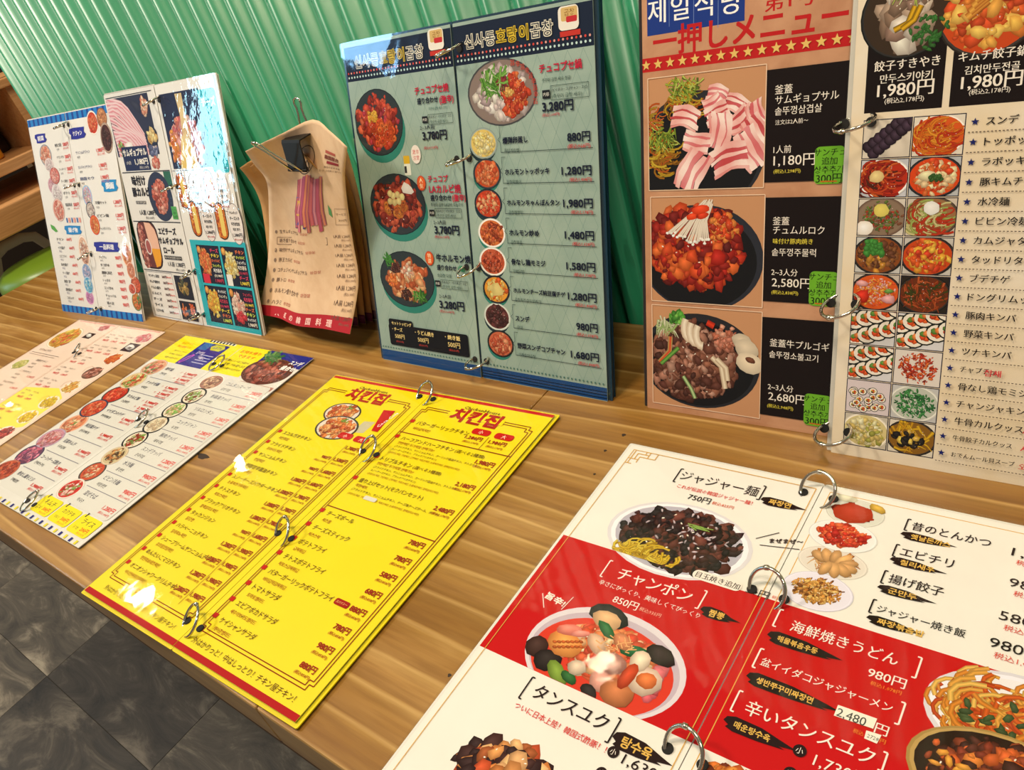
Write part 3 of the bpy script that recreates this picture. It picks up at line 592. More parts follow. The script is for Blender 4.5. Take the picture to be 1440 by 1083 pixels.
# ================================================================== 2. grey-green menu in the middle
def blue_pages():
    k = Ink('blue', 7); X = k.X; k2 = Ink('blue', 8)
    for q, (a, b) in ((k, (3.5, 139.5)), (k2, (142, 277.5))):
        q.z = .02
        for i in range(-3, 24):                       # faint diamond lattice of the card
            for sg in (1, -1):
                for j in range(18):
                    u = a + i * 14 + sg * j * 7; t = 32 + j * 14
                    if a + 2 < u < b - 2 and a + 2 < u + sg * 7 < b - 2 and t + 14 < 290: q.line((u, t), (u + sg * 7, t + 14), .35, '#84a098')
        q.z = None
        q.rect(a, 2.5, b, 31.5, '#16243c'); q.rect(a, 286.5, b, 297.5, '#1c4a84')
        for j in range(3): q.rect(a, 290 + j * 2.6, b, 290.7 + j * 2.6, '#0c1826') if q is k2 else None
        q.top = True
        n = 34
        for j in range(n):
            u = a + 3 + j * (b - a - 6) / (n - 1); q.ell((u, 24.5), .95, .95, ('#d84840', '#e8a8a0')[j % 2], 8); q.ell((u, 28.2), 1.0, 1.0, '#c8e4e4', 8)
            q.ell((u, 283.5), .9, .9, '#4f7a74', 8)
        q.top = True
    for q, a, b in ((k, (499, 89.6), (597, 70)), (k2, (653, 63), (779, 35))):
        a, b = X(*a), X(*b); t = (a[1] + b[1]) / 2; w_ = (b[0] - a[0]) / 8; u = a[0]
        for i, ch in enumerate('신사동호랑이곱창'):
            y = 3 <= i <= 5; q.t(ch, u + w_ * (i + .5), t, w_ * 1.02, '#e6e2d2' if not y else '#e0c23c', al='c', bold=.07); q.zo += .012; q.t(ch, u + w_ * (i + .5), t, w_ * 1.02, '#16243c' if not y else '#5a4c14', al='c', bold=.007)
    for q, c in ((k, (614, 57)), (k2, (800, 27))):    # the plain stand-in of the shop's picture sign
        c = X(*c); q.rect(c[0] - 9, c[1] - 9, c[0] + 9, c[1] + 7, '#f0ece4', r=3.5); q.rect(c[0] - 6.5, c[1] - 8, c[0] + 8, c[1] + 1, '#d8b878', r=1.5); q.rect(c[0] - 2, c[1] - 2, c[0] + 7.5, c[1] + 2, '#c83038', r=1); q.rect(c[0] - 8, c[1] + 7.5, c[0] + 10, c[1] + 11, '#c83830')
        q.t('곱창', c[0] + 1, c[1] - 4.5, 5, '#8a5a20', al='c')
    k.top = False
    def plate(q, c, ru, rt, pal, rim='#14242c', kind='chunk', n=150, **kw):
        q.ell((c[0] + 2, c[1] + rt * .22), ru * 1.0, rt * 1.0, '#2f8478', 30, z=.08, clip=kw.get('clip'))
        q.food(c, ru, rt, pal, n, kw.pop('size', (.08, .17)), rim, None, .06, kind=kind, **kw)
    c = X(541, 172); cl = (7, 30, 200, 260)
    c = (39, 69); plate(k, c, 33, 29, ['#b83824', '#c84a34', '#8f2418', '#a83040', '#d06040'], n=140, fill=.9, clip=cl, kind='chunk', layer=0)
    k.food((c[0] + 4, c[1] + 9), 22, 14, ['#d8582c', '#e07038', '#c84424'], 60, (.13, .18), kind='ring', layer=1, clip=cl); k.food((c[0] - 7, c[1] - 6), 9, 7, ['#e8b040', '#d89830'], 40, (.12, .25), layer=2, clip=cl)
    c = X(561, 286)
    c = (52, 142); plate(k, c, 38, 28, ['#8f2c20', '#a83c2c', '#6a1c14', '#c85a3c'], n=150, fill=.92, clip=cl)
    k.food((c[0] - 3, c[1] + 3), 20, 13, ['#e08838', '#d87030'], 30, (.15, .2), kind='ring', layer=1, clip=cl)
    for i, (x, y) in enumerate(((-9, -3), (-4, -8), (2, -9), (-3, -2), (3, -3), (-8, -10), (8, -7))): k.blob((c[0] + x, c[1] + y), 3.6, '#ecd898', .9, 0, 10, .06, z=.36 + .004 * i, dark=.75, light=1.15)
    k.blob((c[0] + 16, c[1] - 14), 8, '#ece8e4', .6, .3, 9, z=.34, dark=.85)
    c = X(572, 393)
    c = (53, 212); plate(k, c, 38, 27, ['#e0a878', '#d88858', '#c87048', '#f0c8a0', '#b85830'], n=130, fill=.8, clip=(8, 30, 200, 270))
    k.food((c[0] - 13, c[1] - 10), 9, 6, ['#4a2420', '#5f3028'], 30, (.2, .3), layer=2); k.food((c[0] - 3, c[1] + 14), 10, 7, ['#4f2820', '#6a3828', '#3a1814'], 40, (.15, .3), layer=2); k.food((c[0] + 16, c[1] + 16), 12, 5, ['#4f9038', '#3c7a2c', '#7ab858'], 34, (.2, .4), kind='leaf', layer=2, gloss=False)
    k.food((c[0] - 22, c[1] - 18), 8, 7, ['#3f9038', '#58a84c'], 30, (.2, .4), kind='leaf', layer=2, gloss=False); k.food((c[0] - 20, c[1] + 3), 8, 8, ['#e87030', '#f08848'], 30, (.2, .3), layer=2)
    k.food((c[0] + 2, c[1] - 8), 12, 8, ['#f0dcc8', '#e8b8a0', '#d89880'], 30, (.15, .25), layer=1)
    c = X(573, 232); k.rect(c[0] - 4, c[1] - 8, c[0] + 4, c[1] - 1, '#d8b030', r=1); k.rect(c[0] - 4.2, c[1] - 1, c[0] + 4.2, c[1] + 9, '#e4e8dc', r=1); k.rect(c[0] - 4, c[1] + 1, c[0] - 1, c[1] + 7, '#2a2c30')
    k.top = True
    c = X(586, 217); k.ell(c, 6.2, 8, '#f0e8e4', 20); k.t('激辛', c[0], c[1] - 2, 4.4, '#c84040', al='c'); k.t('注意', c[0], c[1] + 3, 4.4, '#c84040', al='c')
    for p, s_ in (((593.6, 257.6), '人気'), ((605, 363), '特選')): c = X(*p); k.ell(c, 5.6, 6.6, '#c83c20', 18); k.ell(c, 4.8, 5.8, '#e0642c', 18); k.t(s_[0], c[0], c[1] - 2.4, 4.6, '#ffe8c0', al='c', bold=.02); k.t(s_[1], c[0], c[1] + 2.4, 4.6, '#ffe8c0', al='c', bold=.02)
    D = '#141c34'; RP = '#c02040'
    for s_, a, b, h, col in (('チュコプセ焼', (584, 127), (632, 124), 8.6, RP), ('盛り合わせ', (587.6, 142), (617, 140), 7.6, D), ('(激辛)', (619, 140), (639, 138.5), 7.2, RP), ('주꾸미 곱창 새우 구이', (604, 152.5), (629, 151), 3.2, '#3c6a68'), ('2~3人前', (592, 180), (612, 178), 4.2, D), ('3,780円', (595, 191), (629.6, 188.5), 9.6, D), ('(税込4,158円)', (597, 208), (617, 207), 3.4, RP),
                             ('チュコプ', (602.7, 251.6), (631, 251), 8.6, RP), ('LAカルビ焼', (604.4, 266), (649, 265), 8.6, RP), ('盛り合わせ', (606.5, 278), (636, 278), 7.6, D), ('(激辛)', (637, 278), (656, 278), 7.2, RP), ('주꾸미 곱창 LA갈비 모둠구이', (607, 287.7), (652, 288), 3.4, '#33504c'), ('2~3人前', (611, 312.5), (628, 312.7), 4.2, D), ('3,780円', (612, 323), (647, 323.3), 9.6, D), ('(税込4,158円)', (612.5, 333), (633, 333), 3.4, RP),
                             ('牛ホルモン焼', (614.5, 363), (663, 364), 8.8, D), ('盛り合わせ', (615.6, 376), (643, 377), 7.6, D), ('(塩)', (645, 377), (655, 378), 7.2, '#1f8a60'), ('소곱창 모둠', (616, 386.7), (636, 388), 3.4, '#33504c'), ('2~3人前', (619, 416.4), (635, 417), 4.2, D), ('3,280円', (619, 428), (654, 430), 9.6, D), ('(税込3,608円)', (619.7, 437.6), (640, 438.5), 3.4, RP)):
        k.T(s_, a, b, h, col, bold=.035 if h > 6 else .01)
    for p, q_ in (((603, 162), (643, 171)), ((613, 295), (658, 305)), ((621, 395), (664, 407))):
        a, b = X(*p), X(*q_); t = (a[1] + b[1]) / 2; b = (min(b[0], 134), b[1]); k.frm(a[0], t - 4, b[0], t + 4, .35, '#26403c'); k.rect(a[0] - 7.5, t - 3, a[0] - 1, t + 2.5, '#181c24'); k.t('内容', a[0] - 4.2, t - .2, 2.8, '#e8e8e0', al='c')
        k.t('ホルモン・イイダコ・エビ', a[0] + 1.2, t - 1.9, 3, D, w=b[0] - a[0] - 2.5, bold=.02); k.t('(주꾸미 곱창 새우)', a[0] + 1.2, t + 2, 2.8, '#33504c', w=(b[0] - a[0]) * .75)
    a = X(547, 452); b = X(667, 497); k.rect(a[0] + 1, 253, a[0] + 36, 265, '#0e1018', r=2.5); k.rect(a[0], 258.5, 128, 280, '#0e1018', r=2.5)
    Y_ = '#f0d890'; ua = a[0]
    k.t('セットトッピング', ua + 5, 257.2, 4.6, Y_, w=29, bold=.03)
    for u, n1_, w_, w2 in ((ua + 5, '・チーズ', 15, 14), (ua + 38, '・うどん焼き', 26, 15), (ua + 79, '・焼き飯', 20, 16)):
        k.t(n1_, u, 263.4, 4.8, Y_, w=w_, bold=.03); k.t('500円', u + 3, 270.2, 6.4, Y_, w=w2, bold=.02); k.t('(税込550円)', u + 4, 275.7, 2.8, '#d04038', w=w2 - 3)
    # right-hand page
    k2.top = False; c = X(705, 130); cl = (144, 30, 280, 100)
    k2.food(c, 36, 25, ['#c8b8b8', '#d8ccc8', '#b8a4a8', '#e4dcd4'], 60, (.10, .2), '#4a4c50', '#8a7a74', .05, clip=cl)
    k2.food((c[0] + 13, c[1] + 3), 18, 20, ['#c84020', '#d85830', '#a83018', '#e07840'], 90, (.12, .26), layer=1, kind='chunk', clip=cl); k2.food((c[0] - 8, c[1] - 8), 17, 13, ['#4f8a30', '#6fae48', '#88c058', '#e4ecd0'], 80, (.14, .32), kind='leaf', layer=2, clip=cl, gloss=False)
    k2.food((c[0] + 1, c[1] - 7), 8, 7, ['#6a1c24', '#842c34'], 36, (.2, .34), layer=2, gloss=False); k2.food((c[0] + 8, c[1] + 0), 6, 5, ['#e8b868', '#d8a050'], 20, (.2, .4), layer=2, gloss=False)
    k2.top = True
    for i in range(9):
        a = -1.35 + i * .2; k2.t('辛' if i % 2 else '旨', c[0] + 8 + 27 * math.cos(a), c[1] + 3 + 24 * math.sin(a), 4.8, '#c83c30', al='c', bold=.02)
    for s_, a, b, h, col in (('チュコプセ鍋', (758.6, 97.7), (819, 88.4), 9.6, RP), ('주꾸미 곱창 새우 전골', (763, 114), (803, 107.8), 4, '#33504c'), ('3,280円', (763, 150), (807, 146.7), 10.5, D), ('(税込3,608円)', (763, 162), (788, 160), 3.8, RP)): k2.T(s_, a, b, h, col, bold=.035 if h > 6 else .01)
    a, b = X(775, 126), X(829, 130); t = (a[1] + b[1]) / 2; k2.frm(a[0], t - 5, b[0], t + 5, .35, '#26403c'); k2.rect(a[0] - 8, t - 2.5, a[0] - .8, t + 3.5, '#181c24'); k2.t('内容', a[0] - 4.4, t + .5, 3, '#e8e8e0', al='c')
    k2.t('(イイダコ・コプチャン・エビ)', a[0] + 1, t - 2, 3.8, D, w=b[0] - a[0] - 2, bold=.02); k2.t('(주꾸미 곱창 새우)', a[0] + 1, t + 2.4, 3.4, '#33504c', w=(b[0] - a[0]) * .8)
    rows = (('爆弾卵蒸し', '폭탄계란찜', '880円', '(税込968円)', 187.4, 707, 742.5, 180, 800.6, 827), ('ホルモントッポッキ', '곱창떡볶이', '1,280円', '(税込1,408円)', 232, 710, 773, 227.5, 796, 830), ('ホルモンちゃんぽんタン', '곱창짬뽕탕', '1,980円', '(税込2,178円)', 273.4, 713.6, 787.8, 273.6, 798.5, 832),
            ('ホルモン炒め', '곱창볶음', '1,480円', '(税込1,628円)', 320.5, 717.4, 759.5, 319, 800.5, 834.8), ('骨なし鶏モミジ', '무뼈닭발', '1,580円', '(税込1,738円)', 359.2, 720, 768, 361.7, 802.8, 835.7), ('ホルモンチーズ純豆腐チゲ', '곱창치즈순두부찌개', '1,280円', '(税込1,408円)', 400.5, 722, 794.7, 404.6, 804, 837),
            ('スンデ', '순대', '980円', '(税込1,078円)', 441, 724, 743.7, 451, 812.8, 837.7), ('野菜スンデコプチャン', '야채순대곱창', '1,680円', '(税込1,848円)', 482, 726, 792.7, 490.5, 806, 838))
    pals = (['#ecd890', '#e4c870', '#f2e4b0'], ['#d87040', '#c85028', '#e89060'], ['#d85a38', '#c84020', '#e8a878'], ['#c85a30', '#d87840', '#8f3418'], ['#b84828', '#c86040', '#8a2c18'], ['#d86020', '#e8a038', '#f0d080'], ['#4a2424', '#6a3838', '#381818'], ['#b84c30', '#c86848', '#e09870'])
    rims = ('#8fa09c', '#28343c', '#182430', '#e8e8e4', '#e4e4e0', '#1c1c24', '#c8d0cc', '#1c1818')
    for i, (n_, ko, pr, tx, y, xa, xb, y2, xc, xd) in enumerate(rows):
        t0 = 84.5 + i * 24.25; tm_ = t0 + 9
        k2.top = False; cc = (165 + (i % 2) * 1.5, t0 + 8.2); lay = i % 2
        k2.ell((cc[0] - 1, cc[1] + 3), 14.5, 12, '#2f8478' if i % 2 else '#1f3a44', 26, z=.085 + .04 * 0, clip=(144, 20, 181, 290))
        k2.food(cc, 15.5, 12.4, pals[i], 80, (.11, .24), rims[i], pals[i][1], .13, clip=(144, 20, 181.5, 290), layer=lay, fill=.8)
        if i == 5: k2.blob(cc, 8, '#f0dc90', .7, 0, 10, z=.33, clip=(144, 20, 181.5, 290), dark=.85, light=1.05)
        k2.top = True
        ua = X(xa, y)[0]; k2.t(n_, 186.5, tm_ - 1.8, 5.6, D, w=X(xb, y)[0] - ua, bold=.035); k2.t(ko, 187.5, tm_ + 6, 3.6, '#3a5450', w=len(ko) * 3.1)
        uw = {'8': 21, '9': 21}.get(pr[0], 28); k2.t(pr, 271.5, tm_ - 1.5, 8, D, w=uw, al='r', bold=.03); k2.t(tx, 271.5, tm_ + 5.3, 3.8, '#c83840', w=21, al='r', bold=.02)
        k2.line((184, t0 + 16), (273.5, t0 + 16), .45, '#20343c'); k2.line((184, t0 - 4.5), (184, t0 + 4), .35, '#20343c'); k2.line((184, t0 - 4.5), (188, t0 - 4.5), .35, '#20343c'); k2.line((184, t0 + 4), (181.5, t0 + 6.2), .35, '#20343c'); k2.line((181.5, t0 + 6.2), (184, t0 + 8.4), .35, '#20343c'); k2.line((184, t0 + 8.4), (184, t0 + 16), .35, '#20343c')
    return k, k2
r2 = root_for('blue', 'ring_menu')
tag(r2, 'grey-green laminated stew menu with navy header, standing in the middle of the wall', 'menu', 'standing picture menus along the wall')
k, k2 = blue_pages()
backb = mat('deep_blue_sheet', '#1c3c50', .2)
card(r2, 'blue', 3.4, 139.6, M['p_blue'], k, 2, (4.2, 1.2), mt=2, backc=backb, dz=.4); card(r2, 'blue', 142.0, 277.6, M['p_blue'], k2, 4, (1.2, 3.2), mt=2, backc=backb)
rings(r2, 'blue', [(141, 19), (141, 104), (141, 196), (141, 281)], sep=7, tilt=.5, lift=6)

# ================================================================== 3. yellow fried chicken menu lying on the table
def yellow_pages():
    k = Ink('yellow', 11); k2 = Ink('yellow', 12); X = k.X; H = k.H; W1, W2 = 135.5, 273
    DR = '#9a1c10'; TX = '#5a2a08'; BR = '#8a2a08'
    for q, a, b in ((k, 0, 135.4), (k2, 136, W2)):
        q.rect(a, 0, b, 3.4, RED); q.rect(a, H - 4.6, b, H, '#b01818'); q.top = True
        for ins in (0, 2.6):
            q.frm(a + 7 + ins, 19 + ins, b - 7 - ins, H - 18 - ins, .7, BR, notch=4)
        q.rect(a + 38, 17, b - 38, 24, '#f0dc02')
        q.t('ChickenHouse', (a + b) / 2, 10.5, 5.2, TX, w=40, al='c', bold=.01); q.t('치킨집', (a + b) / 2, 21, 17, '#b01c14', w=54, al='c', bold=.055)
    # left page
    k.top = False
    for cc, ru in (((60, 48), 23), ((72, 67), 26)):
        k.food(cc, ru, ru * .62, ['#d87838', '#c86030', '#e09858', '#a84820', '#e8b070'], 110, (.10, .2), '#3a3430', '#e0d4c8', .09, layer=0 if ru == 23 else 1, garnish=('#7a9a40', .1, -.6, .2, 8))
    k.raw([(95, 52), (108, 50), (107, 66), (94, 68)], '#c9c0a0'); k.top = True
    k.raw([X(539.8, 577.3), X(556, 578.5), X(531, 608), X(522.4, 606.2)], RED); c = X(530.5, 601); k.t('Coca Cola', c[0], c[1], 6, '#ffffff', w=23, rot=-1.3, bold=.02)
    for u in (92, 113):
        k.rect(u - 9, 70.5, u + 9, 78, '#c41c18', r=3); k.t('小' if u == 92 else '大', u, 74.5, 4.6, '#ffe8d0', al='c', bold=.02)
    names = ['スユルガオチキン', 'フライドチキン', 'ヤンニョムチキン', '特製甘辛醤油チキン', 'スノーチーズパウダーチキン', 'チトスチキン', 'ブラックアリオチキン', 'タッカンジョン', 'ハラペーニョチキン', 'シュープリームヤンニョムチキン', 'めんたいこマヨチキン', 'オニオンシャワークリムチキン']
    ko = ['치킨통닭', '후라이드치킨', '양념치킨', '간장치킨', '눈꽃치즈가루치킨', '치토스치킨', '블랙알리오치킨', '닭강정', '할라피뇨치킨', '슈프림양념치킨', '명란마요네즈치킨', '어니언샤워크림치킨']
    p1 = ['980円', '980円', '980円', '1,080円', '1,080円', '1,080円', '1,080円', '980円', '1,280円', '1,280円', '1,280円', '1,280円']; p2 = ['1,780円', '1,580円', '1,680円', '1,680円', '1,780円', '1,780円', '1,780円', '1,680円', '1,980円', '1,980円', '1,980円', '1,980円']
    for i in range(12):
        t = 88 + i * (258.5 - 88) / 11
        k.rect(9.6, t - 2.2, 14, t + 1.6, '#c02010'); k.t(names[i], 18, t + .4, 6, TX, w=len(names[i]) * 5.1, bold=.014); k.t(ko[i], 19.5, t + 7.2, 4.4, '#a04808', w=len(ko[i]) * 3.6, bold=.02)
        if i: k.t(p1[i], 101.5, t - .8, 6.2, DR, w=3.1 * len(p1[i]) - 1, al='r', bold=.03); k.t('(税込1,078円)', 101.5, t + 4.4, 3.3, '#a83c10', w=16.5, al='r', bold=.02)
        k.t(p2[i], 122.5, t - 1.6, 6.2, DR, w=17, al='r', bold=.03); k.t('(税込1,738円)', 122.5, t + 3.7, 3.3, '#a83c10', w=16, al='r', bold=.02)
    k.line((104.2, 84), (104.2, 268), .45, BR)
    k.t('外はかりっと！中はしっとり！チキン屋チキン！', 18, H - 10.5, 6.2, TX, w=104)
    # right page
    k2.line((143.5, 54.5), (266, 54.5), .9, BR); k2.line((146, 147.5), (264, 147.5), .9, BR)
    for u, s_ in ((222, '小'), (246, '大')): k2.rect(u - 9.5, 32, u + 9.5, 39, '#c41c18', r=3); k2.t(s_, u, 35.7, 4.6, '#ffe8d0', al='c', bold=.02)
    k2.line((233, 39), (233, 54.5), .45, BR)
    def row(t, nm, pr=None, pu=259, sub='', w=None, u=152): k2.rect(143.6, t - 2.2, 148, t + 1.6, '#c02010'); k2.t(nm, u, t + .6, 6.2, TX, w=w or len(nm) * 4.7, bold=.01); k2.t(sub, u + 1.5, t + 7.6, 3.8, '#a04808', w=len(sub) * 3.3, bold=.02)
    row(39.5, 'バターガーリックチキン', sub='버터갈릭치킨', w=60)
    for u, s_ in ((229, '1,280円'), (254, '1,980円')): k2.t(s_, u, 43.6, 5.2, DR, w=18, al='r', bold=.03); k2.t('(税込2,178円)', u, 49, 3.3, '#a83c10', w=17, al='r', bold=.02)
    row(60.5, 'ハーフアンドハーフチキン', sub='', w=60); k2.t('(選べる2種類)', 214, 61.3, 4.2, TX, w=31); row(87.5, 'トリプルチキン', w=36); k2.t('(選べる3種類)', 190, 88.4, 4.2, TX, w=31); row(114.5, '盛り上げセット(モクパンセット)', sub='', w=72)
    for t in (60.5, 87.5, 114.5):
        k2.t('반반치킨 두가지맛 선택가능!' if t < 100 else '목판세트', 153, t + 6.4, 3.6, '#a04808', w=42 if t < 100 else 14, bold=.02)
        k2.t('(フライドチキン、ヤンニョムチキン、ガーリック醤油チキン、チトスチキン、' if t < 110 else '(フライドチキン、ヤンニョムチキン、チーズ味チーズボール、ポテト)', 153, t + 11, 3.6, TX, w=96, bold=.012)
        if t < 100: k2.t('スノーチーズチキン、ブラックアリオチキン)', 153, t + 15, 3.6, TX, w=52, bold=.012)
        k2.t('(후라이드치킨, 양념치킨, 간장치킨, 치토스치킨, 눈꽃치즈치킨, 블랙알리오치킨)', 153, t + (19 if t < 100 else 16), 3.4, '#a04808', w=80, bold=.012)
    for t, s_ in ((67, '1,980円'), (93, '2,180円'), (120, '2,480円')): k2.t(s_, 259, t, 6.6, DR, w=19, al='r', bold=.03); k2.t('(税込2,178円)', 259, t + 5.2, 3.3, '#a83c10', w=17.5, al='r', bold=.02)
    k2.rect(172, 128, 186, 132, '#dcd8cc', r=1.2)
    items = (('チーズボール', '치즈볼', '780円'), ('チーズスティック', '치즈스틱', '780円'), ('ポテトフライ', '감자튀김', '580円'), ('チトスポテトフライ', '치토스감자튀김', '680円'), ('バターガーリックポテトフライ', '버터갈릭감자튀김', '880円'), ('トマトサラダ', '토마토샐러드', '780円'), ('エビアボカドサラダ', '새우아보카도샐러드', '980円'), ('ケイシャンサラダ', '케이준샐러드', '880円'))
    for i, (n_, s_, p_) in enumerate(items):
        t = 153.5 + i * (262.5 - 153.5) / 7; row(t, n_, sub=s_, w=len(n_) * 5.2, u=153); k2.t(p_, 259, t + .6, 7, DR, w=15, al='r', bold=.03); k2.t('(税込858円)', 259, t + 6.2, 3.4, '#a83c10', w=15, al='r', bold=.02)
        if i == 4: k2.rect(228, t - 2, 242, t + 3, '#a01810', r=1.6); k2.t('スパイシー', 235, t + .5, 2.8, '#ffd890', al='c', w=11)
    k2.t('外はかりっと！中はしっとり！チキン屋チキン！', 147, H - 10.5, 6.4, TX, w=114)
    return k, k2
r3 = root_for('yellow', 'ring_menu')
tag(r3, 'bright yellow fried chicken menu lying open on the table with red lettering', 'menu', 'ring menus lying flat on the table')
k, k2 = yellow_pages()
card(r3, 'yellow', 0, 135.4, M['p_yellow'], k, 1, (3, .1), mt=3, mb=2.4, backc=M['p_yellow']); card(r3, 'yellow', 136, 273, M['p_yellow'], k2, 1, (.1, 3), mt=3, mb=2.4, backc=M['p_yellow'])
rings(r3, 'yellow', [(135.6, 8), (135.6, 86), (135.6, 186), (135.6, 275)], sep=8.5, tilt=-.75, lift=5)

# ================================================================== 4. red and white noodle menu lying on the table, nearest
def jja_pages():
    k = Ink('jja', 21); k2 = Ink('jja', 22); X = k.X; H = k.H
    RD = '#c40c10'; GO = '#d8a850'; WT = '#f2e8e0'; DK = '#241414'; S = 137.6
    def E(x, y): return (770 + x / 4, 620 + y / 4)
    def Fp(x, y): return (660 + x / 3.575, 780 + y / 3.575)
    def Hh(x, y): return (1080 + x / 4, 660 + y / 4)
    def Ii(x, y): return (980 + x / 4.456, 840 + y / 4.456)
    def Kk(x, y): return (1180 + x / 4.857, 860 + y / 4.857)
    B1 = 94.5; B2 = 189
    k.rect(0, B1, 137.9, B2, RD); k2.rect(138.5, B1, 277, B2, RD)
    # plates
    c = X(955, 762); ccl = (0, 0, 140, B1 - .05)
    k.food((72, 72), 48, 30, ['#2c1210', '#3c1a14', '#1c0c0c', '#542418', '#6a3428', '#241010'], 420, (.05, .13), '#dcd8e0', '#b8b4c4', .12, clip=(0, 0, 140, 104), fill=.86, off=(.03, -.02))
    k.z = .33
    for j in range(34):
        u = 38 + k.rng.random() * 40; t = 84 + k.rng.random() * 10; a0 = k.rng.uniform(-1, .4)
        k.strip([(u + 5 * math.cos(a0 + q * .6), t + 4.5 * math.sin(a0 + q * .6)) for q in range(5)], 1.8, '#e0bc30', '#8a6a10', z=.33 + j * .0012, clip=(0, 0, 140, B1))
    k.food((58, 89), 20, 8, ['#d8b42c', '#e8cc48', '#b89020'], 60, (.1, .2), clip=(0, 0, 140, B1), kind='noodle', layer=2, gloss=False)
    k.z = None
    for j in range(40): u = 82 + k.rng.gauss(0, 13); t = 66 + k.rng.gauss(0, 9); k.blob((u, t), 1.8, '#b8a8b0', .4, k.rng.random() * 3, 6, .4, z=.34 + j * .001, clip=(35, 48, 118, 92), dark=.35, light=1.5)
    for j in range(8): k.strip([(73 + j, 58 + j % 3), (79 + j * 1.6, 60 + k.rng.uniform(-3, 2))], .8, '#a8c860', '#3c6a28', z=.39 + j * .001)
    bc = X(852, 912); fl_ = (0, B1, 139, B2 - .05)
    k.ell((73, 167), 49, 33, '#ded6e0', 44, fl_, z=.09); k.ell((73, 168), 46, 30, '#c4b4c4', 44, fl_, z=.093); k.ell((73, 170), 43.5, 28, '#d83c28', 44, fl_, z=.096)
    P_ = lambda x, y: X(*Fp(x, y))
    k.food(P_(680, 500), 37, 23, ['#e08048', '#d86038', '#e8b080', '#d0502c', '#f0c8a0', '#c84428'], 200, (.06, .16), clip=fl_, fill=.85)
    k.food(P_(890, 650), 11, 12, ['#e0606c', '#e87880', '#d85058'], 12, (.4, .6), clip=fl_, layer=1, gloss=False)
    Z_ = [.32]
    def bl(x, y, r, col, asp=.7, an=0, n=10, ir=.08, **kw): Z_[0] += .002; k.blob(P_(x, y), r, col, asp, an, n, ir, z=Z_[0], clip=fl_, **kw)
    bl(700, 310, 14, '#2c2824', .55, .1); bl(690, 330, 10, '#e8b888', .6, .1, light=1.15); bl(340, 460, 8, '#3c2018', .9); bl(390, 530, 9, '#241814', .8); bl(960, 510, 9.5, '#281410', .6, .2); bl(480, 450, 12, '#e89048', .7, .2, 12); bl(500, 380, 8, '#e07868', .5, -.3)
    for j in range(14): bl(430 + (j % 7) * 22, 440 + (j // 7) * 26, 1.6, '#b85820', .6)
    bl(640, 450, 8, '#f0c0a0', .6, .6); bl(560, 400, 6, '#e8887c', .4, -.4); bl(690, 380, 8, '#2c7038', .4, .5); bl(825, 490, 8, '#1f7440', .5, -.2); bl(440, 600, 10, '#88a83c', .45, .6); bl(500, 620, 6, '#2c6a30', .5, .3); bl(540, 570, 6, '#e8d0b8', .8); bl(720, 550, 8.5, '#a87468', .8); bl(720, 555, 5.5, '#c89888', .7); bl(660, 640, 8, '#e0a090', .7, .5)
    bl(600, 690, 6, '#241c18', .6, .4); bl(740, 700, 10, '#c87848', .8); bl(880, 640, 9.5, '#e8c8b4', .9); bl(890, 635, 6, '#d87038', .8); bl(860, 540, 6, '#f0d0b8', 1.2); bl(800, 610, 4, '#d84c20', 2.2, .1); bl(770, 440, 7, '#e89060', .6, .4)
    for j in range(30): Z_[0] += .001; a = P_(690 + k.rng.uniform(-60, 130), 420 + k.rng.uniform(-20, 80)); k.strip([a, (a[0] + k.rng.uniform(-5, 5), a[1] + k.rng.uniform(-4, 4))], .7, '#f0c488', '#c87840', z=Z_[0], clip=fl_)
    c = P_(290, 1120); k.food((62, 250), 36, 25, ['#c87838', '#d89050', '#a85828', '#e8b078', '#3c1c18', '#b84820', '#301414'], 150, (.12, .24), fill=.9)
    k.top = True
    for q, a, b in ((k, 0, S), (k2, S + 1.6, 277)):
        q.frm(a + 4.5, 4.5, b - (4 if q is k2 else 2.5), H - 4.5, .5, GO)
        for (cx, cy, sx, sy) in ((a + 4.5, 4.5, 1, 1), (a + 4.5, H - 4.5, 1, -1)) if q is k else ((b - 4.5, 4.5, -1, 1), (b - 4.5, H - 4.5, -1, -1)):
            for (u, t, u2, t2) in ((2, 0, 2, 14), (5, 3, 14, 3), (5, 3, 5, 9), (8, 6, 20, 6), (0, 9, 8, 9), (0, 14, 5, 14), (14, 0, 14, 6), (20, 0, 20, 6), (8, 6, 8, 12), (11, 0, 11, 3)):
                q.line((cx + u * sx, cy + t * sy), (cx + u2 * sx, cy + t2 * sy), .6, GO)
    def br(q, a, b, col, w=.8):
        a, b = X(*a), X(*b); q.line(a, (a[0], b[1]), w, col); d = 1.8; 
    def bracket(q, pa, pb, col, left=True):
        a, b = X(*pa), X(*pb); u = (a[0] + b[0]) / 2; s_ = 1.8 if left else -1.8; q.line((u, a[1]), (u, b[1]), .85, col); q.line((u, a[1]), (u + s_, a[1]), .8, col); q.line((u, b[1]), (u + s_, b[1]), .8, col)
    def brush(q, u0, u1, t, h, txt, w_, col='#241210', tc='#e0b458'):
        P = [(u0 - 2, t - h * .35), (u0 + 2, t - h * .55), ((u0 + u1) / 2, t - h * .5), (u1 - 3, t - h * .15), (u1 + 3, t + h * .02), (u1 - 5, t + h * .22), (u1 - 2, t + h * .3), ((u0 + u1) / 2, t + h * .5), (u0 + 3, t + h * .55), (u0 - 1, t + h * .4), (u0, t + h * .2), (u0 - 3, t)]
        q.raw([((u0 + u1) / 2, t)] + P, col, [(0, 1 + i, 1 + (i + 1) % 12) for i in range(12)]); q.t(txt, u0 + 2.5, t, h * .78, tc, w=w_, bold=.03)
    def TT(q, s_, a, b, h, col, bold=.012): q.T(s_, a, b, h, col, bold=bold)
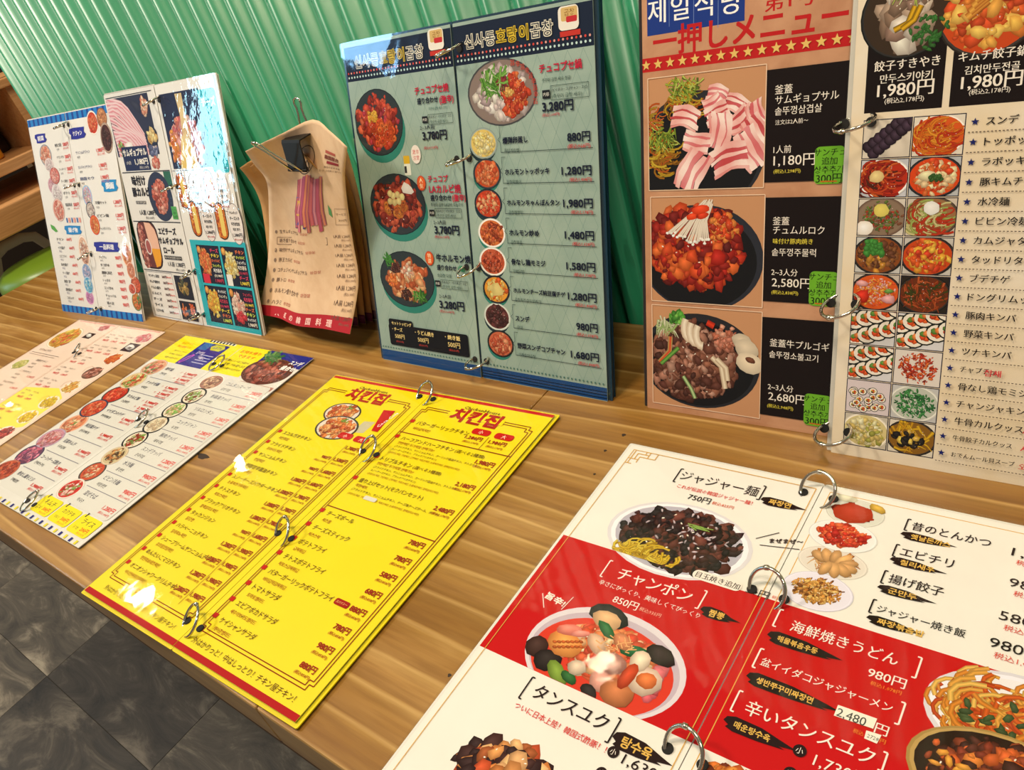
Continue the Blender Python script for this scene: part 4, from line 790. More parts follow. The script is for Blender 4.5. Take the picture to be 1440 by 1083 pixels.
    TT(k, 'ジャジャー麺', E(755, 190), E(1185, 297), 9.5, DK, .006); bracket(k, E(748, 158), E(712, 232), DK); bracket(k, E(1225, 258), E(1195, 335), DK, False)
    TT(k, 'これが伝説の韓国ジャジャー麺！', E(728, 258), E(1155, 350), 4.3, '#d83028'); TT(k, '750円', E(790, 318), E(920, 340), 7.6, DK); TT(k, '税込825円', E(925, 352), E(1048, 378), 4, '#d86040')
    u = X(*E(1215, 335)); brush(k, u[0] + 1, min(u[0] + 32, 133), u[1], 6.5, '짜장면', 14)
    u = X(*E(1230, 560)); k.t('まぜまぜ～', u[0] + 2, u[1], 5, DK, w=19, bold=.03, rot=-.3); k.line((u[0] - 6, u[1] + 1), (u[0] + 5, u[1] - 8), .5, DK); k.line((u[0] - 2, u[1] + 5), (u[0] + 20, u[1] + .5), .5, DK)
    a, b = X(975, 806), X(1052, 826); k.rect(a[0], a[1] - 3.2, a[0] + 30, a[1] + 3.6, WT, r=3.2); k.t('目玉焼き追加', a[0] + 2, a[1] + .2, 4.6, DK, w=27, bold=.02); k.t('50円', a[0] + 33, a[1], 6, DK, w=13); k.t('税込55円', a[0] + 47.5, a[1] - .3, 3.4, '#d86040', w=10)
    TT(k, 'チャンポン', Fp(750, 95), Fp(1120, 215), 10.5, WT); bracket(k, Fp(712, 32), Fp(657, 110), WT); bracket(k, Fp(1195, 187), Fp(1150, 275), WT, False)
    TT(k, '辛さにびっくり、美味しくてびっくり', Fp(650, 145), Fp(1165, 305), 4.6, WT, .005); TT(k, '850円', Fp(725, 225), Fp(850, 265), 7.8, WT); TT(k, '税込935円', Fp(855, 275), Fp(965, 310), 4.2, '#f0b8a0', .005)
    u = X(*Fp(1185, 285)); brush(k, u[0], u[0] + 18, u[1], 6.8, '짬뽕', 9)
    u = X(*Fp(385, 210)); k.t('旨辛!', u[0], u[1] - 1, 5.4, WT, w=15, bold=.04, rot=.12); k.line((u[0] - 3, u[1] - 1), (u[0] + 4, u[1] + 8), .5, WT); k.line((u[0] + 17, u[1] - 6), (u[0] + 15, u[1] + 5), .5, WT)
    TT(k, 'タンスユク', Fp(325, 690), Fp(700, 850), 12, DK); bracket(k, Fp(320, 618), Fp(248, 722), DK); bracket(k, Fp(765, 830), Fp(695, 948), DK, False)
    TT(k, 'ついに日本上陸！韓国式酢豚！！', Fp(232, 757), Fp(690, 985), 4.8, '#d82828')
    u = X(*Fp(750, 920)); brush(k, u[0], 132, u[1] + 1, 8.5, '탕수육', 17)
    for j, (s_, p_) in enumerate((('小', '1,630円'), ('中', '2,430円'), ('大', '3,230円'))):
        c = X(*Fp(725, 995)); t = c[1] + j * 12; k.ell((c[0], t), 3.1, 3.1, DK, 18); k.t(s_, c[0], t, 3.6, WT, al='c'); k.t(p_, c[0] + 6, t + .5, 7.5, DK, w=27)
    # right page
    k2.top = False
    pl = [(X(*Hh(490, 240)), 21, 15, ['#a83418', '#8f2a14', '#b84420'], '#c8c8c0', 'chunk', 40), (X(*Hh(425, 385)), 21, 15, ['#c8301c', '#a82014', '#d84828', '#e06838'], '#d8d8d8', 'chunk', 130), (X(*Hh(365, 535)), 20, 14, ['#d89858', '#c88040', '#e8b880', '#b06830'], '#cfc8c0', 'leaf', 60), (X(*Hh(270, 690)), 22, 16, ['#c88838', '#b87028', '#d8a050', '#e0b468', '#7a4418'], '#d4d0e0', 'fine', 260)]
    for j, (c, ru, rt, pal, rim, kd, n) in enumerate(pl):
        c = ((162, 17), (161, 37), (162, 58), (161, 80))[j]; ru, rt = ((16.5, 11), (19, 12), (19, 11), (19, 13))[j]; k2.food(c, ru, rt, pal, n, (.1, .22) if kd != 'chunk' or n < 50 else (.09, .18), rim, tuple(min(1, x * 1.2) for x in lin(rim)), .08, kind=kd, layer=j % 2, clip=(S + 1.6, 5, 277, B1), fill=.74)
    c = (162, 17); k2.blob((c[0] - 1, c[1] + 1), 11.5, '#a83418', .7, 0, 16, .08, z=.33, dark=.85, light=1.2); k2.blob((c[0] + 11, c[1] - 7), 5, '#d8b048', .6, .4, 9, .2, z=.34); k2.blob((c[0] - 8, c[1] - 10), 7, '#e4e0c8', .4, 0, 9, .2, z=.335, dark=.85)
    c = X(*Hh(350, 540))
    for j in range(9): a = -2.6 + j * .55; q_ = (162 + 9 * math.cos(a), 58.5 + 5 * math.sin(a)); k2.blob(q_, 5.6, '#d8a468', .55, a, 11, .08, z=.345 + j * .003, dark=.5, light=1.25)
    c = X(*Kk(1050, 600)); k2.food((263, 119), 39, 26, ['#e08c30', '#e8a848', '#d86020', '#c84818', '#f0c060'], 240, (.07, .16), '#d8d4e0', '#ece8ee', .14, kind='noodle', layer=0, garnish=('#3c4c24', -.2, .05, .4, 14))
    c = X(*Kk(900, 960)); k2.food((260, 149), 36, 23, ['#5a2010', '#7a2c14', '#8f3c1c', '#401408', '#c85a20', '#e08030'], 260, (.06, .15), '#a8884c', '#2c140c', .09, layer=1, clip=(139, 95, 274, 200), garnish=('#e09838', -.5, 0, .25, 8))
    c = X(*Ii(200, 1060)); k2.food((160, 203), 20, 14, ['#c86820', '#b05018', '#e08838', '#7a3010'], 110, (.13, .24), layer=2)
    k2.top = True
    for n_, a, b, h, ko, ba, bb, w_, pr, pa in (('昔のとんかつ', (810, 320), (1255, 420), 8.4, '옛날돈까스', (775, 375), (1030, 430), 20, '1,280円', (1375, 455)), ('エビチリ', (745, 465), (1045, 535), 8.4, '칠리새우', (715, 520), (975, 578), 17, '980円', (1360, 625)), ('揚げ餃子', (680, 615), (990, 695), 8.4, '군만두', (645, 680), (915, 742), 14, '580円', (1305, 810)), ('ジャジャー焼き飯', (615, 780), (1110, 935), 8.4, '짜장볶음밥', (585, 850), (845, 920), 22, '980円', (1250, 960))):
        TT(k2, n_, Hh(*a), Hh(*b), h, DK); u = X(*Hh(*a)); k2.line((u[0] - 3, u[1] - 4.5), (u[0] - 3, u[1] + 4.5), .8, DK); k2.line((u[0] - 3, u[1] - 4.5), (u[0] - 1.4, u[1] - 4.5), .7, DK); k2.line((u[0] - 3, u[1] + 4.5), (u[0] - 1.4, u[1] + 4.5), .7, DK)
        p, q_ = X(*Hh(*ba)), X(*Hh(*bb)); brush(k2, p[0], q_[0], (p[1] + q_[1]) / 2 - 0, 5.4, ko, w_)
        p = X(*Hh(*pa)); k2.t(pr, p[0], p[1] + 1, 8, DK, w=6 * len(pr) - 1); k2.t('税込1,078円', p[0] + 3, p[1] + 8, 4, '#d8483c', w=22)
    for n_, a, b, h, ko, ka, kb_, bl_, br_ in (('海鮮焼きうどん', (595, 170), (1260, 410), 10.5, '해물볶음우동', (485, 255), (740, 335), ((522, 78), (478, 182)), ((1412, 385), (1368, 510))), ('盆イイダコジャジャーメン', (405, 400), (1225, 705), 9, '생반쭈꾸미짜장면', (355, 515), (710, 645), ((405, 325), (345, 438)), ((1312, 670), (1258, 800))), ('辛いタンスユク', (305, 690), (1115, 1010), 11, '매운탕수육', (215, 790), (440, 885), ((275, 590), (205, 710)), ((1205, 985), (1150, 1090)))):
        TT(k2, n_, Ii(*a), Ii(*b), h, WT); bracket(k2, Ii(*bl_[0]), Ii(*bl_[1]), WT); bracket(k2, Ii(*br_[0]), Ii(*br_[1]), WT, False)
        p, q_ = X(*Ii(*ka)), X(*Ii(*kb_)); brush(k2, p[0] - 1, q_[0] + 11, (p[1] + q_[1]) / 2, 7.2, ko, q_[0] - p[0])
    TT(k2, '980円', Ii(1075, 465), Ii(1310, 555), 9, WT); TT(k2, '税込1,078円', Ii(1085, 545), Ii(1285, 600), 4.4, '#e88830')
    TT(k2, '円', Ii(1118, 815), Ii(1200, 850), 9, WT); TT(k2, '税込', Ii(980, 835), Ii(1045, 865), 4.4, '#e88830'); TT(k2, '円', Ii(1148, 900), Ii(1183, 915), 4.4, '#e88830')
    for j, (s_, p_) in enumerate((('小', '1,730円'), ('中', '2,530円'))):
        c = X(*Ii(645, 965)); t = c[1] + j * 12; k2.ell((c[0], t), 3.1, 3.1, DK, 18); k2.t(s_, c[0], t, 3.6, WT, al='c'); k2.t(p_, c[0] + 7, t + 1, 8, WT, w=24)
    # the two price stickers
    def sticker(pts, txt, a, b, h):
        P = [X(*Ii(*p)) for p in pts]; k2.raw(P, '#f0ece0'); k2.T(txt, Ii(*a), Ii(*b), h, '#4c4a48', bold=-.008)
    sticker(((885, 678), (1130, 765), (1105, 828), (858, 745)), '2,480', (878, 725), (1062, 780), 6.4)
    sticker(((1062, 838), (1158, 868), (1128, 922), (1048, 888)), '2728', (1068, 872), (1140, 895), 4.6)
    return k, k2
r4 = root_for('jja', 'ring_menu')
tag(r4, 'red and white noodle menu lying open on the table, nearest the camera', 'menu', 'ring menus lying flat on the table')
k, k2 = jja_pages()
card(r4, 'jja', 0, 137.9, M['p_white'], k, 1, (3, .1), backc=M['p_white']); card(r4, 'jja', 138.5, 277, M['p_white'], k2, 1, (.1, 3), backc=M['p_white'], film_m='film')
rings(r4, 'jja', [(138.2, 10), (138.2, 92), (138.2, 197)], sep=9.2, tilt=-.7, lift=5)

# ================================================================== 5. white stew menu lying on the table
def white_pages():
    k = Ink('white', 31); k2 = Ink('white', 32); X = k.X; H = k.H; S = 132.3; NB = '#20247c'; YE = '#f4e414'
    def A(x, y): return X(130 + x / 4.645, 460 + y / 4.645)
    k.rect(0, 0, S, 52, YE); k2.rect(S + 1.4, 0, 190, 52, YE)
    for j in range(8): k.rect(62 + j * 7, 0, 66 + j * 7, 3.6, '#14183c'); k.rect(66 + j * 7, 0, 69 + j * 7, 3.6, '#f0efe4')
    k.rect(54, 6, 112, 52, '#28288c'); k.rect(58, 6, 76, 20, '#2c6cb0'); k.raw([(78, 12), (84, 7), (102, 7), (108, 12), (102, 18), (84, 18)], '#c8c832'); k.t('ムルフェ', 93, 12.5, 5, NB, al='c', bold=.03)
    for j, (s_, u, t) in enumerate((('갈비탕', 66, 26), ('冷', 78, 30), ('麺と', 84, 34))): k.t(s_, u, t, 6, '#e8dcf0', bold=.02)
    k.raw([(56, 48), (60, 36), (66, 30), (70, 32), (66, 42), (60, 50)], '#b850c8'); k.raw([(58.5, 46), (61.5, 38), (66, 33), (67, 35), (64, 41), (60, 48)], '#28288c')
    for j in range(4): k.rect(80, 28 + j * 5, 106, 29.2 + j * 5, '#c8c8e8')
    k.t('全品すべて', 14, 14, 5, '#d87010', w=26, bold=.02); k.t('税込価格です', 14, 21, 4.6, '#d87010', w=30, bold=.02)
    for j, s_ in enumerate(('ご飯とセットにできます', '추가메뉴 가능합니다', '大盛りも承ります')): k.t(s_, 18, 30 + j * 7, 4.2, '#3a340c', w=30, bold=.02)
    k2.t('お持ち帰り', 140, 10, 6, '#d87010', w=40, bold=.03); k2.t('できます', 144, 18, 6, '#d87010', w=34, bold=.03)
    for j, s_ in enumerate(('鍋メニューは二人前から', '포장 가능합니다', '辛さをお選びいただけます')): k2.t(s_, 138, 28 + j * 7, 4.6, '#3a340c', w=42, bold=.03)
    k2.top = False
    k2.rect(188, 0, 265, 22, '#28288c')
    k2.food((222, 34), 40, 23, ['#8f4030', '#a85848', '#6a2c20', '#b87060', '#542018'], 170, (.09, .18), '#5a2c20', None, .05, fill=.9); k2.food((204, 12), 18, 10, ['#4f8a40', '#88b868', '#38702c'], 50, (.2, .4), kind='leaf', layer=1)
    k2.rect(200, 56, 262, 62, '#b07868'); k2.top = True
    k2.t('スンデ', 240, 14, 8, '#ffffff', w=22, bold=.04); k2.t('盛合せ', 236, 24, 8, '#ffffff', w=24, bold=.04)
    # list panels
    k.rect(44, 53, S - 6, H - 14, '#dcdad4', r=4); k2.rect(177, 57, 260, 259, '#dcdad4', r=4)
    pal = [['#d89070', '#c85a3c', '#e0b090', '#7a9a50'], ['#e0c890', '#d88858', '#c8502c', '#88a850'], ['#c02c1c', '#d84428', '#e8704c'], ['#d85a38', '#e08860', '#c84028'], ['#d88a60', '#e8b890', '#c86040'], ['#c8889c', '#e0a8a8', '#b86060'], ['#6a3858', '#c85a78', '#8f4068', '#d88098'], ['#b84828', '#c86038', '#8a2c18']]
    rim = ['#c8a890', '#c8b8a0', '#28302c', '#2c3450', '#d8a890', '#a890a8', '#34284c', '#a86048']
    for i in range(8):
        t = 66 + i * 27.6; k.top = False; k.food((27 - (i % 2) * 3, t), 21, 16, pal[i], 70, (.12, .26), rim[i], pal[i][0], .12, layer=i % 2, garnish=('#5f9a40', 0, 0, .2, 10) if i in (1, 4) else None)
    nm = [('韓牛鍋', '한우탕'), ('ナッチゼ鍋', '낙지탕'), ('牛カルビ鍋', '소갈비탕'), ('イイダコのチゲ', '쭈꾸미찌개'), ('純豆腐チゲ', '순두부찌개'), ('豆腐キムチ', '두부김치'), ('コーンチーズ焼き', '콘치즈구이'), ('骨なし鶏モミジ', '무뼈닭발')]
    k.top = True; t0 = 57; ph = (H - 14 - 57) / 8
    for i, (n_, s_) in enumerate(nm):
        t = t0 + i * ph; k.t(n_, 52, t + 6.5, 6, '#1c2048', w=len(n_) * 5.6, bold=.012); k.t(s_, 54, t + 15.5, 4.6, '#2c2c34', w=len(s_) * 4.2, bold=.02)
        for q in range(2 if i < 3 else 1): k.t(('小', '大')[q] if i < 3 else '', 88, t + 7 + q * 11, 3.6, '#c83838') if i < 3 else None; k.t(('1,980円', '2,980円')[q], 121, t + 7 + q * 11 + (4 if i > 2 else 0), 5.4, '#d83a34', w=24, al='r', bold=.03); k.t('(税込2,178円)', 121, t + 12.2 + q * 11 + (4 if i > 2 else 0), 3.6, '#d83a34', w=22, al='r', bold=.02)
        if i < 7: k.line((45, t + ph - 2), (S - 8, t + ph - 2), .8, '#8a8894')
    pal2 = [['#a87868', '#c8a080', '#e0b898', '#7a4c40'], ['#d8dcc0', '#88a858', '#8a4830'], ['#e0c8a0', '#78b050', '#c8a070', '#a8c878'], ['#e8d8b8', '#c8b090', '#d8c0a0'], ['#b83c28', '#e0c8a8', '#7a9a48', '#8f2c1c'], ['#c8b890', '#a86838', '#584028', '#d8a868'], ['#c85030', '#e0c8a8', '#d88050', '#b83c20'], ['#c83028', '#e8b8a8', '#f0dcd0', '#78a050', '#b02018']]
    rim2 = ['#e0dcd4', '#14181c', '#14181c', '#14181c', '#16181c', '#c8b498', '#4a3830', '#d8ccc4']
    k2.top = False
    for i in range(8):
        t = 68 + i * 25.4; k2.food((159 + (i % 2) * 1.5, t), 17 if i else 20, 14.0, pal2[i], 70, (.11, .22), rim2[i], '#e8dcc8' if 0 < i < 5 else pal2[i][0], .14, layer=i % 2, fill=.72)
    k2.top = True; t0 = 59.5; ph = (259 - 59) / 9
    nm2 = [('コムタンスープ', '곰탕국밥'), ('参鶏湯クッパ', '삼계탕'), ('ソルロンタン', '설렁탕'), ('ユッケジャン', '육개장'), ('豚肉クッパ', '돼지국밥'), ('スンデクッパ', '순대국밥'), ('水冷麺', '물냉면'), ('ビビン冷麺', '비빔냉면'), ('混ぜそば', '막국수')]
    for i, (n_, s_) in enumerate(nm2):
        t = t0 + i * ph; k2.t(n_, 187, t + 5.5, 6.6, '#1c2048', w=len(n_) * 6, bold=.012); k2.t(s_, 188, t + 14.5, 5, '#2c2c34', w=len(s_) * 4.2, bold=.02)
        k2.t(('980円' if 5 < i < 8 else '1,280円'), 256, t + 10.5, 6.4, '#d83a34', w=21, al='r', bold=.03); k2.t('(税込1,408円)', 256, t + 16.5, 4, '#d83a34', w=20, al='r', bold=.02)
        if i < 8: k2.line((177, t + ph - 1.5), (257, t + ph - 1.5), .8, '#8a8894')
    for j in range(3):
        u = 140 + j * 28; k2.rect(u, H - 37 + 14 * (j > -1), u + 25, H - 8, '#f0e020', r=3.5) if False else None
    for j, (n_, s_, p_) in enumerate((('キムチ', '김치', '300円'), ('カクテキ', '깍두기', '300円'), ('ライス', '공기밥', '200円'))):
        u = 140 + j * 41; k2.rect(u, H - 29, u + 38, H - 8, '#f0e020', r=4); k2.rect(u + 5, H - 31, u + 7, H - 26, '#24242c'); k2.t(n_, u + 20, H - 22.5, 7, '#24242c', w=22, al='c', bold=.02); k2.t(s_, u + 6, H - 14, 5, '#24242c', w=9); k2.t(p_, u + 19, H - 15, 6, '#d86018', w=14, bold=.04); k2.t('(税込330円)', u + 19, H - 10.5, 3.4, '#d86018', w=14)
    for q, a, b in ((k, 2, S - 2), (k2, S + 4, 264)):
        n = 12
        for j in range(n): u = a + j * (b - a) / n; q.rect(u, H - 5, u + 3.4, H - .6, NB if j % 2 == 0 else '#e8d838')
    return k, k2
r5 = root_for('white', 'ring_menu')
tag(r5, 'white stew menu with yellow and navy header lying flat between pink and yellow menus', 'menu', 'ring menus lying flat on the table')
k, k2 = white_pages()
card(r5, 'white', 0, 132.6, M['p_grey'], k, 0, (2.4, .1), film_m='film', mb=1); card(r5, 'white', 133.2, 265.2, M['p_grey'], k2, 0, (.1, 2.4), mb=1)
rings(r5, 'white', [(132.9, 40), (132.9, 145), (132.9, 276)], sep=8.5, tilt=-1.15, lift=3.4)

# ================================================================== 6. pale pink menu lying at the far left
def pink_pages():
    k = Ink('pink', 41); k2 = Ink('pink', 42); H = k.H; S = 123.8; PK = '#d8605c'
    k.top = k2.top = False
    k.food((38, 44), 34, 26, ['#e0a040', '#d88838', '#d86a4c', '#e8c058', '#c8b048'], 90, (.14, .28), '#e0d8c4', '#d8b070', .12); k.food((38, 44), 11, 9, ['#e88830', '#d86838'], 14, (.2, .4), layer=2)
    k.rect(78, 25, 100, 38, '#3c2c2c'); k.blob((89, 31), 8, '#e8e0d8', .5, .2, 9, z=.3); k.food((96, 11), 15, 7.5, ['#d87070', '#e09898', '#c85058'], 50, (.15, .3), '#e8d0c8', None, .05)
    k.food((30, 112), 19, 12, ['#c8c070', '#a8b058', '#e0d898'], 50, (.15, .3), '#e4dcd0', '#c8c080', .12); k.food((26, 170), 18, 12, ['#d8a060', '#c87848'], 50, (.15, .3), '#e4dcd0', '#c89060', .12); k.food((26, 230), 18, 12, ['#c86048', '#d88868'], 50, (.15, .3), '#e4dcd0', '#c87858', .12)
    k.rect(8, 2, S - 8, 3.4, '#e0938c'); k.rect(40, 190, S, 240, '#f6ea9a')
    k.top = True; k.t('モドゥムチヂミ', 20, 76, 6, '#6a5a50', w=38, bold=.02); k.line((10, 84), (96, 84), .9, '#8a7c74'); k.line((10, 88), (90, 88), .7, '#8a7c74')
    for i in range(7):
        t = 98 + i * 25; k.t(('海鮮チヂミ', 'ニラチヂミ', 'キムチチヂミ', 'じゃがいもチヂミ', 'カルビチム', 'チャプチェ', '海苔巻き')[i], 54, t, 5, '#7a6a62', w=34, bold=.01); k.t('1,280円', 92, t + 7, 5, PK, w=20, bold=.02); k.t('해물파전', 54, t + 8, 4, '#8a7c74', w=14, bold=.01)
        k.t(('980円', '1,080円')[i % 2], 58, t + 15, 4.6, '#8a7c74', w=14, bold=.02)
    k2.top = False
    k2.rect(S + 8, 2, 240, 3.4, '#e0938c')
    k2.food((222, 19), 19, 11, ['#d86070', '#e89098', '#c84858', '#e8b0ac'], 90, (.12, .24), '#e8c8c4', None, .05)
    k2.rect(209, 32, 237, 50, '#3a2a30'); k2.blob((223, 41), 11, '#e8e0dc', .5, .1, 10, z=.3); k2.blob((223, 42), 5, '#6a5858', .5, .1, 8, z=.31)
    for i, pal in enumerate((['#d86830', '#e08840', '#c8501c'], ['#a86858', '#c89080', '#7a4438'], ['#e0a858', '#d89040', '#e8c070'], ['#e8c840', '#d8b030', '#e0b848'], ['#e8b020', '#f0c830'], ['#a83c34', '#c85048', '#7a2c2c'])):
        k2.food((221, (67, 99, 130, 161, 190, 221)[i]), 18, 12.5, pal, 70, (.12, .24), '#e0d4c4' if i != 1 else '#5a4438', None, .06, fill=.9)
    k2.raw([(S + 1.5, 148), (200, 136), (236, 150), (240, 205), (200, 222), (S + 1.5, 226)], '#f8e660', z=.06)
    k2.top = True
    for i in range(10):
        t = 22 + i * 26
        for j, u in enumerate((134, 158, 182)):
            if j == 2 and i > 1: continue
            k2.t(('チャプチェ', 'ケランチム', 'トッカルビ', 'スンデ炒め', 'プルダック')[(i + j) % 5], u, t, 4.6, '#7a6a62', w=17, bold=.01); k2.t(('잡채', '계란찜', '떡갈비')[(i + j) % 3], u + 1, t + 6.5, 3.8, '#8a7c74', w=9); k2.t('1,280円' if j else '980円', u + 3, t + 13, 5, PK, w=15, bold=.03)
    for i in range(5): k2.line((196, 94 + i * 32), (202, 88 + i * 32), .5, '#b89078'); k2.line((202, 88 + i * 32), (210, 90 + i * 32), .5, '#b89078'); k2.line((196, 94 + i * 32), (200, 102 + i * 32), .5, '#b89078')
    for q, a, b in ((k, 2.5, S - 2), (k2, S + 3, 246)): q.frm(a, 1, b, H - 2, .4, '#d8a890')
    return k, k2
r6 = root_for('pink', 'ring_menu')
tag(r6, 'pale pink side dish menu lying on the table at the far left', 'menu', 'ring menus lying flat on the table')
k, k2 = pink_pages()
card(r6, 'pink', 0, 123.9, M['p_pink'], k, 0, (2, .1), mt=1); card(r6, 'pink', 124.5, 248, M['p_pink'], k2, 0, (.1, 2), mt=1)
rings(r6, 'pink', [(124.2, 70), (124.2, 200)], sep=8.5, tilt=-1.2, lift=2.6)

# ================================================================== 7. pork and cheese menu standing, second from the left
def meat_pages():
    k = Ink('meat', 51); k2 = Ink('meat', 52); H = k.H; S = 137.5; TE = '#2cb4c4'; DK = '#1a1c2c'
    k.top = k2.top = False
    cl = (4, 6, 118, 78); k.rect(*cl, '#2c3450')
    for i in range(13):
        y0 = 12 + i * 6.0; z = .12 + .012 * i; pts = [(2 + i * .6 + j * 14.5, y0 + 1.5 * j * j * .9 - 8 + 3 * math.sin(j * 1.3 + i)) for j in range(7)]
        k.strip([(p[0], p[1] - 2.0) for p in pts], 4, '#f2dce0', '#e0b8c0', z=z, clip=cl); k.strip(pts, 3.2, '#dc8494', '#ecc4cc', z=z + .003, clip=cl); k.strip([(p[0], p[1] + 2) for p in pts], 2.4, '#f4dcdc', '#c88898', z=z + .006, clip=cl)
    k.blob((84, 20), 16, '#2c3450', .35, .5, 9, z=.31, clip=cl, dark=.9, light=1)
    k.food((104, 22), 11, 15, ['#e0a088', '#c87860', '#f0c8b0'], 40, (.2, .4), layer=2, clip=cl); k.food((108, 56), 15, 12, ['#e8c888', '#d8a860', '#f0d8a0'], 40, (.2, .36), '#24304c', None, .05, layer=2, clip=(85, 6, 122, 110)); k.food((20, 66), 9, 12, ['#5a9a50', '#98c070', '#c84858'], 30, (.2, .4), layer=2, clip=(4, 6, 60, 78)); k.blob((42, 66), 9, '#f4e8e4', .7, 0, 10, z=.35, dark=.8)
    k.food((104, 74), 14, 8, ['#8a94b8', '#c8b8b8', '#5a648c'], 40, (.2, .36), layer=0); k.food((103, 88), 13, 7, ['#d87868', '#e8a898', '#c85048'], 40, (.2, .36), layer=1)
    k.top = True; k.rect(18, 66, 88, 96, '#1c2c58')
    k.t('サムギョプサル', 20, 73.5, 11, '#f4f0e8', w=65, bold=.05); k.t('1人前', 24, 86, 5, '#e8e4dc', w=13); k.t('1,180円', 48, 85, 9, '#f4f0e8', w=36, bold=.04); k.t('(税込1,298円)', 58, 92.5, 4, '#e8e4dc', w=25)
    k.line((5, 98), (134, 98), 1.1, DK); k.line((5, 4.5), (130, 4.5), .8, DK)
    k.t('味付け', 27, 109, 13, DK, w=38, bold=.05); k.t('豚カルビ', 22, 123.5, 13, DK, w=48, bold=.05); k.rect(26, 135, 54, 139, '#4a4a50'); k.t('양념 돼지갈비', 27, 137, 4, '#e8e4dc', w=26); k.t('1人前 1,280円', 30, 150, 8, DK, w=44, bold=.03); k.t('(税込1,408円)', 44, 157, 4, DK, w=24)
    k.top = False; k.ell((96, 130), 31, 31, '#2c3854', 36, (62, 99, 135, 161), z=.09); k.food((96, 130), 26, 28, ['#c86858', '#b85040', '#d88878', '#a84438', '#e0a090'], 150, (.12, .22), clip=(62, 99, 134, 160), fill=.8, layer=1); k.rect(116, 99, 134, 118, '#2c6a58', z=.085); k.rect(118, 142, 131, 158, '#58b060', z=.4)
    k.top = True; k.t('サンチュ', 119, 146, 3.4, '#1c3a1c', w=11); k.t('追加', 121, 150, 3.4, '#1c3a1c'); k.t('300円', 119, 155, 4, '#1c3a1c', w=11); k.line((5, 162), (134, 162), 1.1, DK)
    k.top = False; k.rect(8, 161, 66, 226, '#1c141c', r=18, z=.09); k.rect(9.8, 163, 64, 224, '#6a3434', r=17, z=.092)
    for j in range(10): k.food((20, 170 + j * 5.6), 10, 4.2, ['#a85048', '#c87868', '#8a3c38', '#d89888'], 18, (.2, .4), layer=1)
    k.raw([(34, 163), (50, 164), (60, 172), (64, 184), (64, 198), (38, 198)], '#ecbca4', z=.3); k.raw([(40, 198), (64, 198), (63, 210), (56, 221), (44, 223.5)], '#eca42c', z=.3); k.ell((33, 196), 8.5, 11, '#e8dcd8', 20, z=.33); k.ell((33, 196), 6.5, 9, '#a85a58', 20, z=.332)
    k.top = True
    for j, s_ in enumerate(('エビチーズ', 'サムギョプサル', 'ロール')): k.t(s_, (70, 66, 74)[j], 174 + j * 12.5, 10, DK, w=(47, 64, 28)[j], bold=.045)
    k.rect(72, 206, 118, 211, '#24242c'); k.t('새우치즈삼겹살롤 모둠구이', 73, 208.5, 4, '#e8e4dc', w=44); k.t('1人前 1,380円', 78, 217, 7.5, DK, w=44, bold=.02); k.t('(税込1,518円)', 96, 224, 3.8, DK, w=24); k.line((5, 228), (134, 228), 1, DK)
    for j in range(7): t = 236 + j * 8.2; k.t(('サンチュ追加', 'キムチ盛合せ', 'ナムル盛り', 'にんにく', 'チーズ', 'ライス', 'エゴマの葉')[j], 14, t, 4.4, DK, w=30 - j * 1.5, bold=.03); k.t('380円', 52, t, 4.6, '#5a3030', w=13, bold=.03); k.t('(税込418円)', 65, t, 4, '#d84848', w=13, bold=.03)
    k.frm(8, 230, 81, 293, .6, '#8a8a90')
    k.rect(86, 232, 128, 263, '#1c2030'); k.rect(86, 266, 128, 292, '#20202c')
    k.z = .42; k.z = None
    def fz(q, c, ru, rt, pal, n):
        for i in range(n): a = q.rng.random() * 6.28; r = math.sqrt(q.rng.random()); q.blob((c[0] + ru * r * math.cos(a), c[1] + rt * r * math.sin(a)), ru * .3, q.rng.choice(pal), .7, a, 7)
    fz(k, (107, 247), 12, 9, ['#c8a860', '#a88848', '#7a6438', '#48503c'], 40); fz(k, (97, 279), 8, 8, ['#e08040', '#d86830'], 24); fz(k, (117, 277), 8, 8, ['#e07848', '#d85a30'], 24)
    a = S + 3.5; k2.rect(a + 4, 11, 236, 97, '#202a4c', z=.04); cl = (a + 4, 11, 236, 97)
    k2.rect(236, 13, 271, 104, TE, z=.045, r=5); k2.rect(228, 13, 244, 80, TE, z=.042); k2.rect(a + 4, 11, 233, 97, '#202a4c', z=.05)
    k2.food((190, 70), 40, 34, ['#c87878', '#d89890', '#b85a60', '#e0b0a0', '#d87060', '#e09070'], 200, (.10, .2), clip=cl, fill=.95); k2.food((158, 72), 12, 24, ['#e88838', '#d86a28', '#f0a048'], 50, (.2, .4), clip=cl, layer=1, gloss=False)
    k2.raw([(164, 97), (178, 62), (190, 56), (204, 76), (206, 97)], [lin(x) for x in ('#e8c870', '#f0d898', '#f2e0a8', '#e8c880', '#e0b860')], z=.34)
    for j in range(5): k2.strip([(184 + j * 3.2, 13), (187 + j * 2.4, 36), (184 + j * 4.0, 66)], 2.6, '#f2e2b8', '#d8b878', z=.345 + j * .002, clip=cl)
    k2.top = True
    k2.t('チーズ', 238, 27, 12, '#e8f4f0', w=30, bold=.05); k2.line((a, 99), (270, 99), .6, '#5a5c80')
    k2.top = False
    for i_, (cx, cy, ox) in enumerate(((156, 124, 30), (220, 122, 28), (172, 158, 30), (232, 160, 30))):
        z0 = .06 + .06 * i_
        k2.rect(cx - 12, cy - 23, cx + 12, cy + 21, '#3c2014', r=11, z=z0); k2.rect(cx - 10.5, cy - 21.5, cx + 10.5, cy + 19.5, '#d87828', r=10, z=z0 + .002)
        for j in range(18): k2.blob((cx - 6 + k2.rng.uniform(-3, 3), cy - 18 + j * 2.0), 3.2, k2.rng.choice(['#c85a1c', '#e08838', '#a84418']), .7, j, 7, z=z0 + .004 + j * .0008)
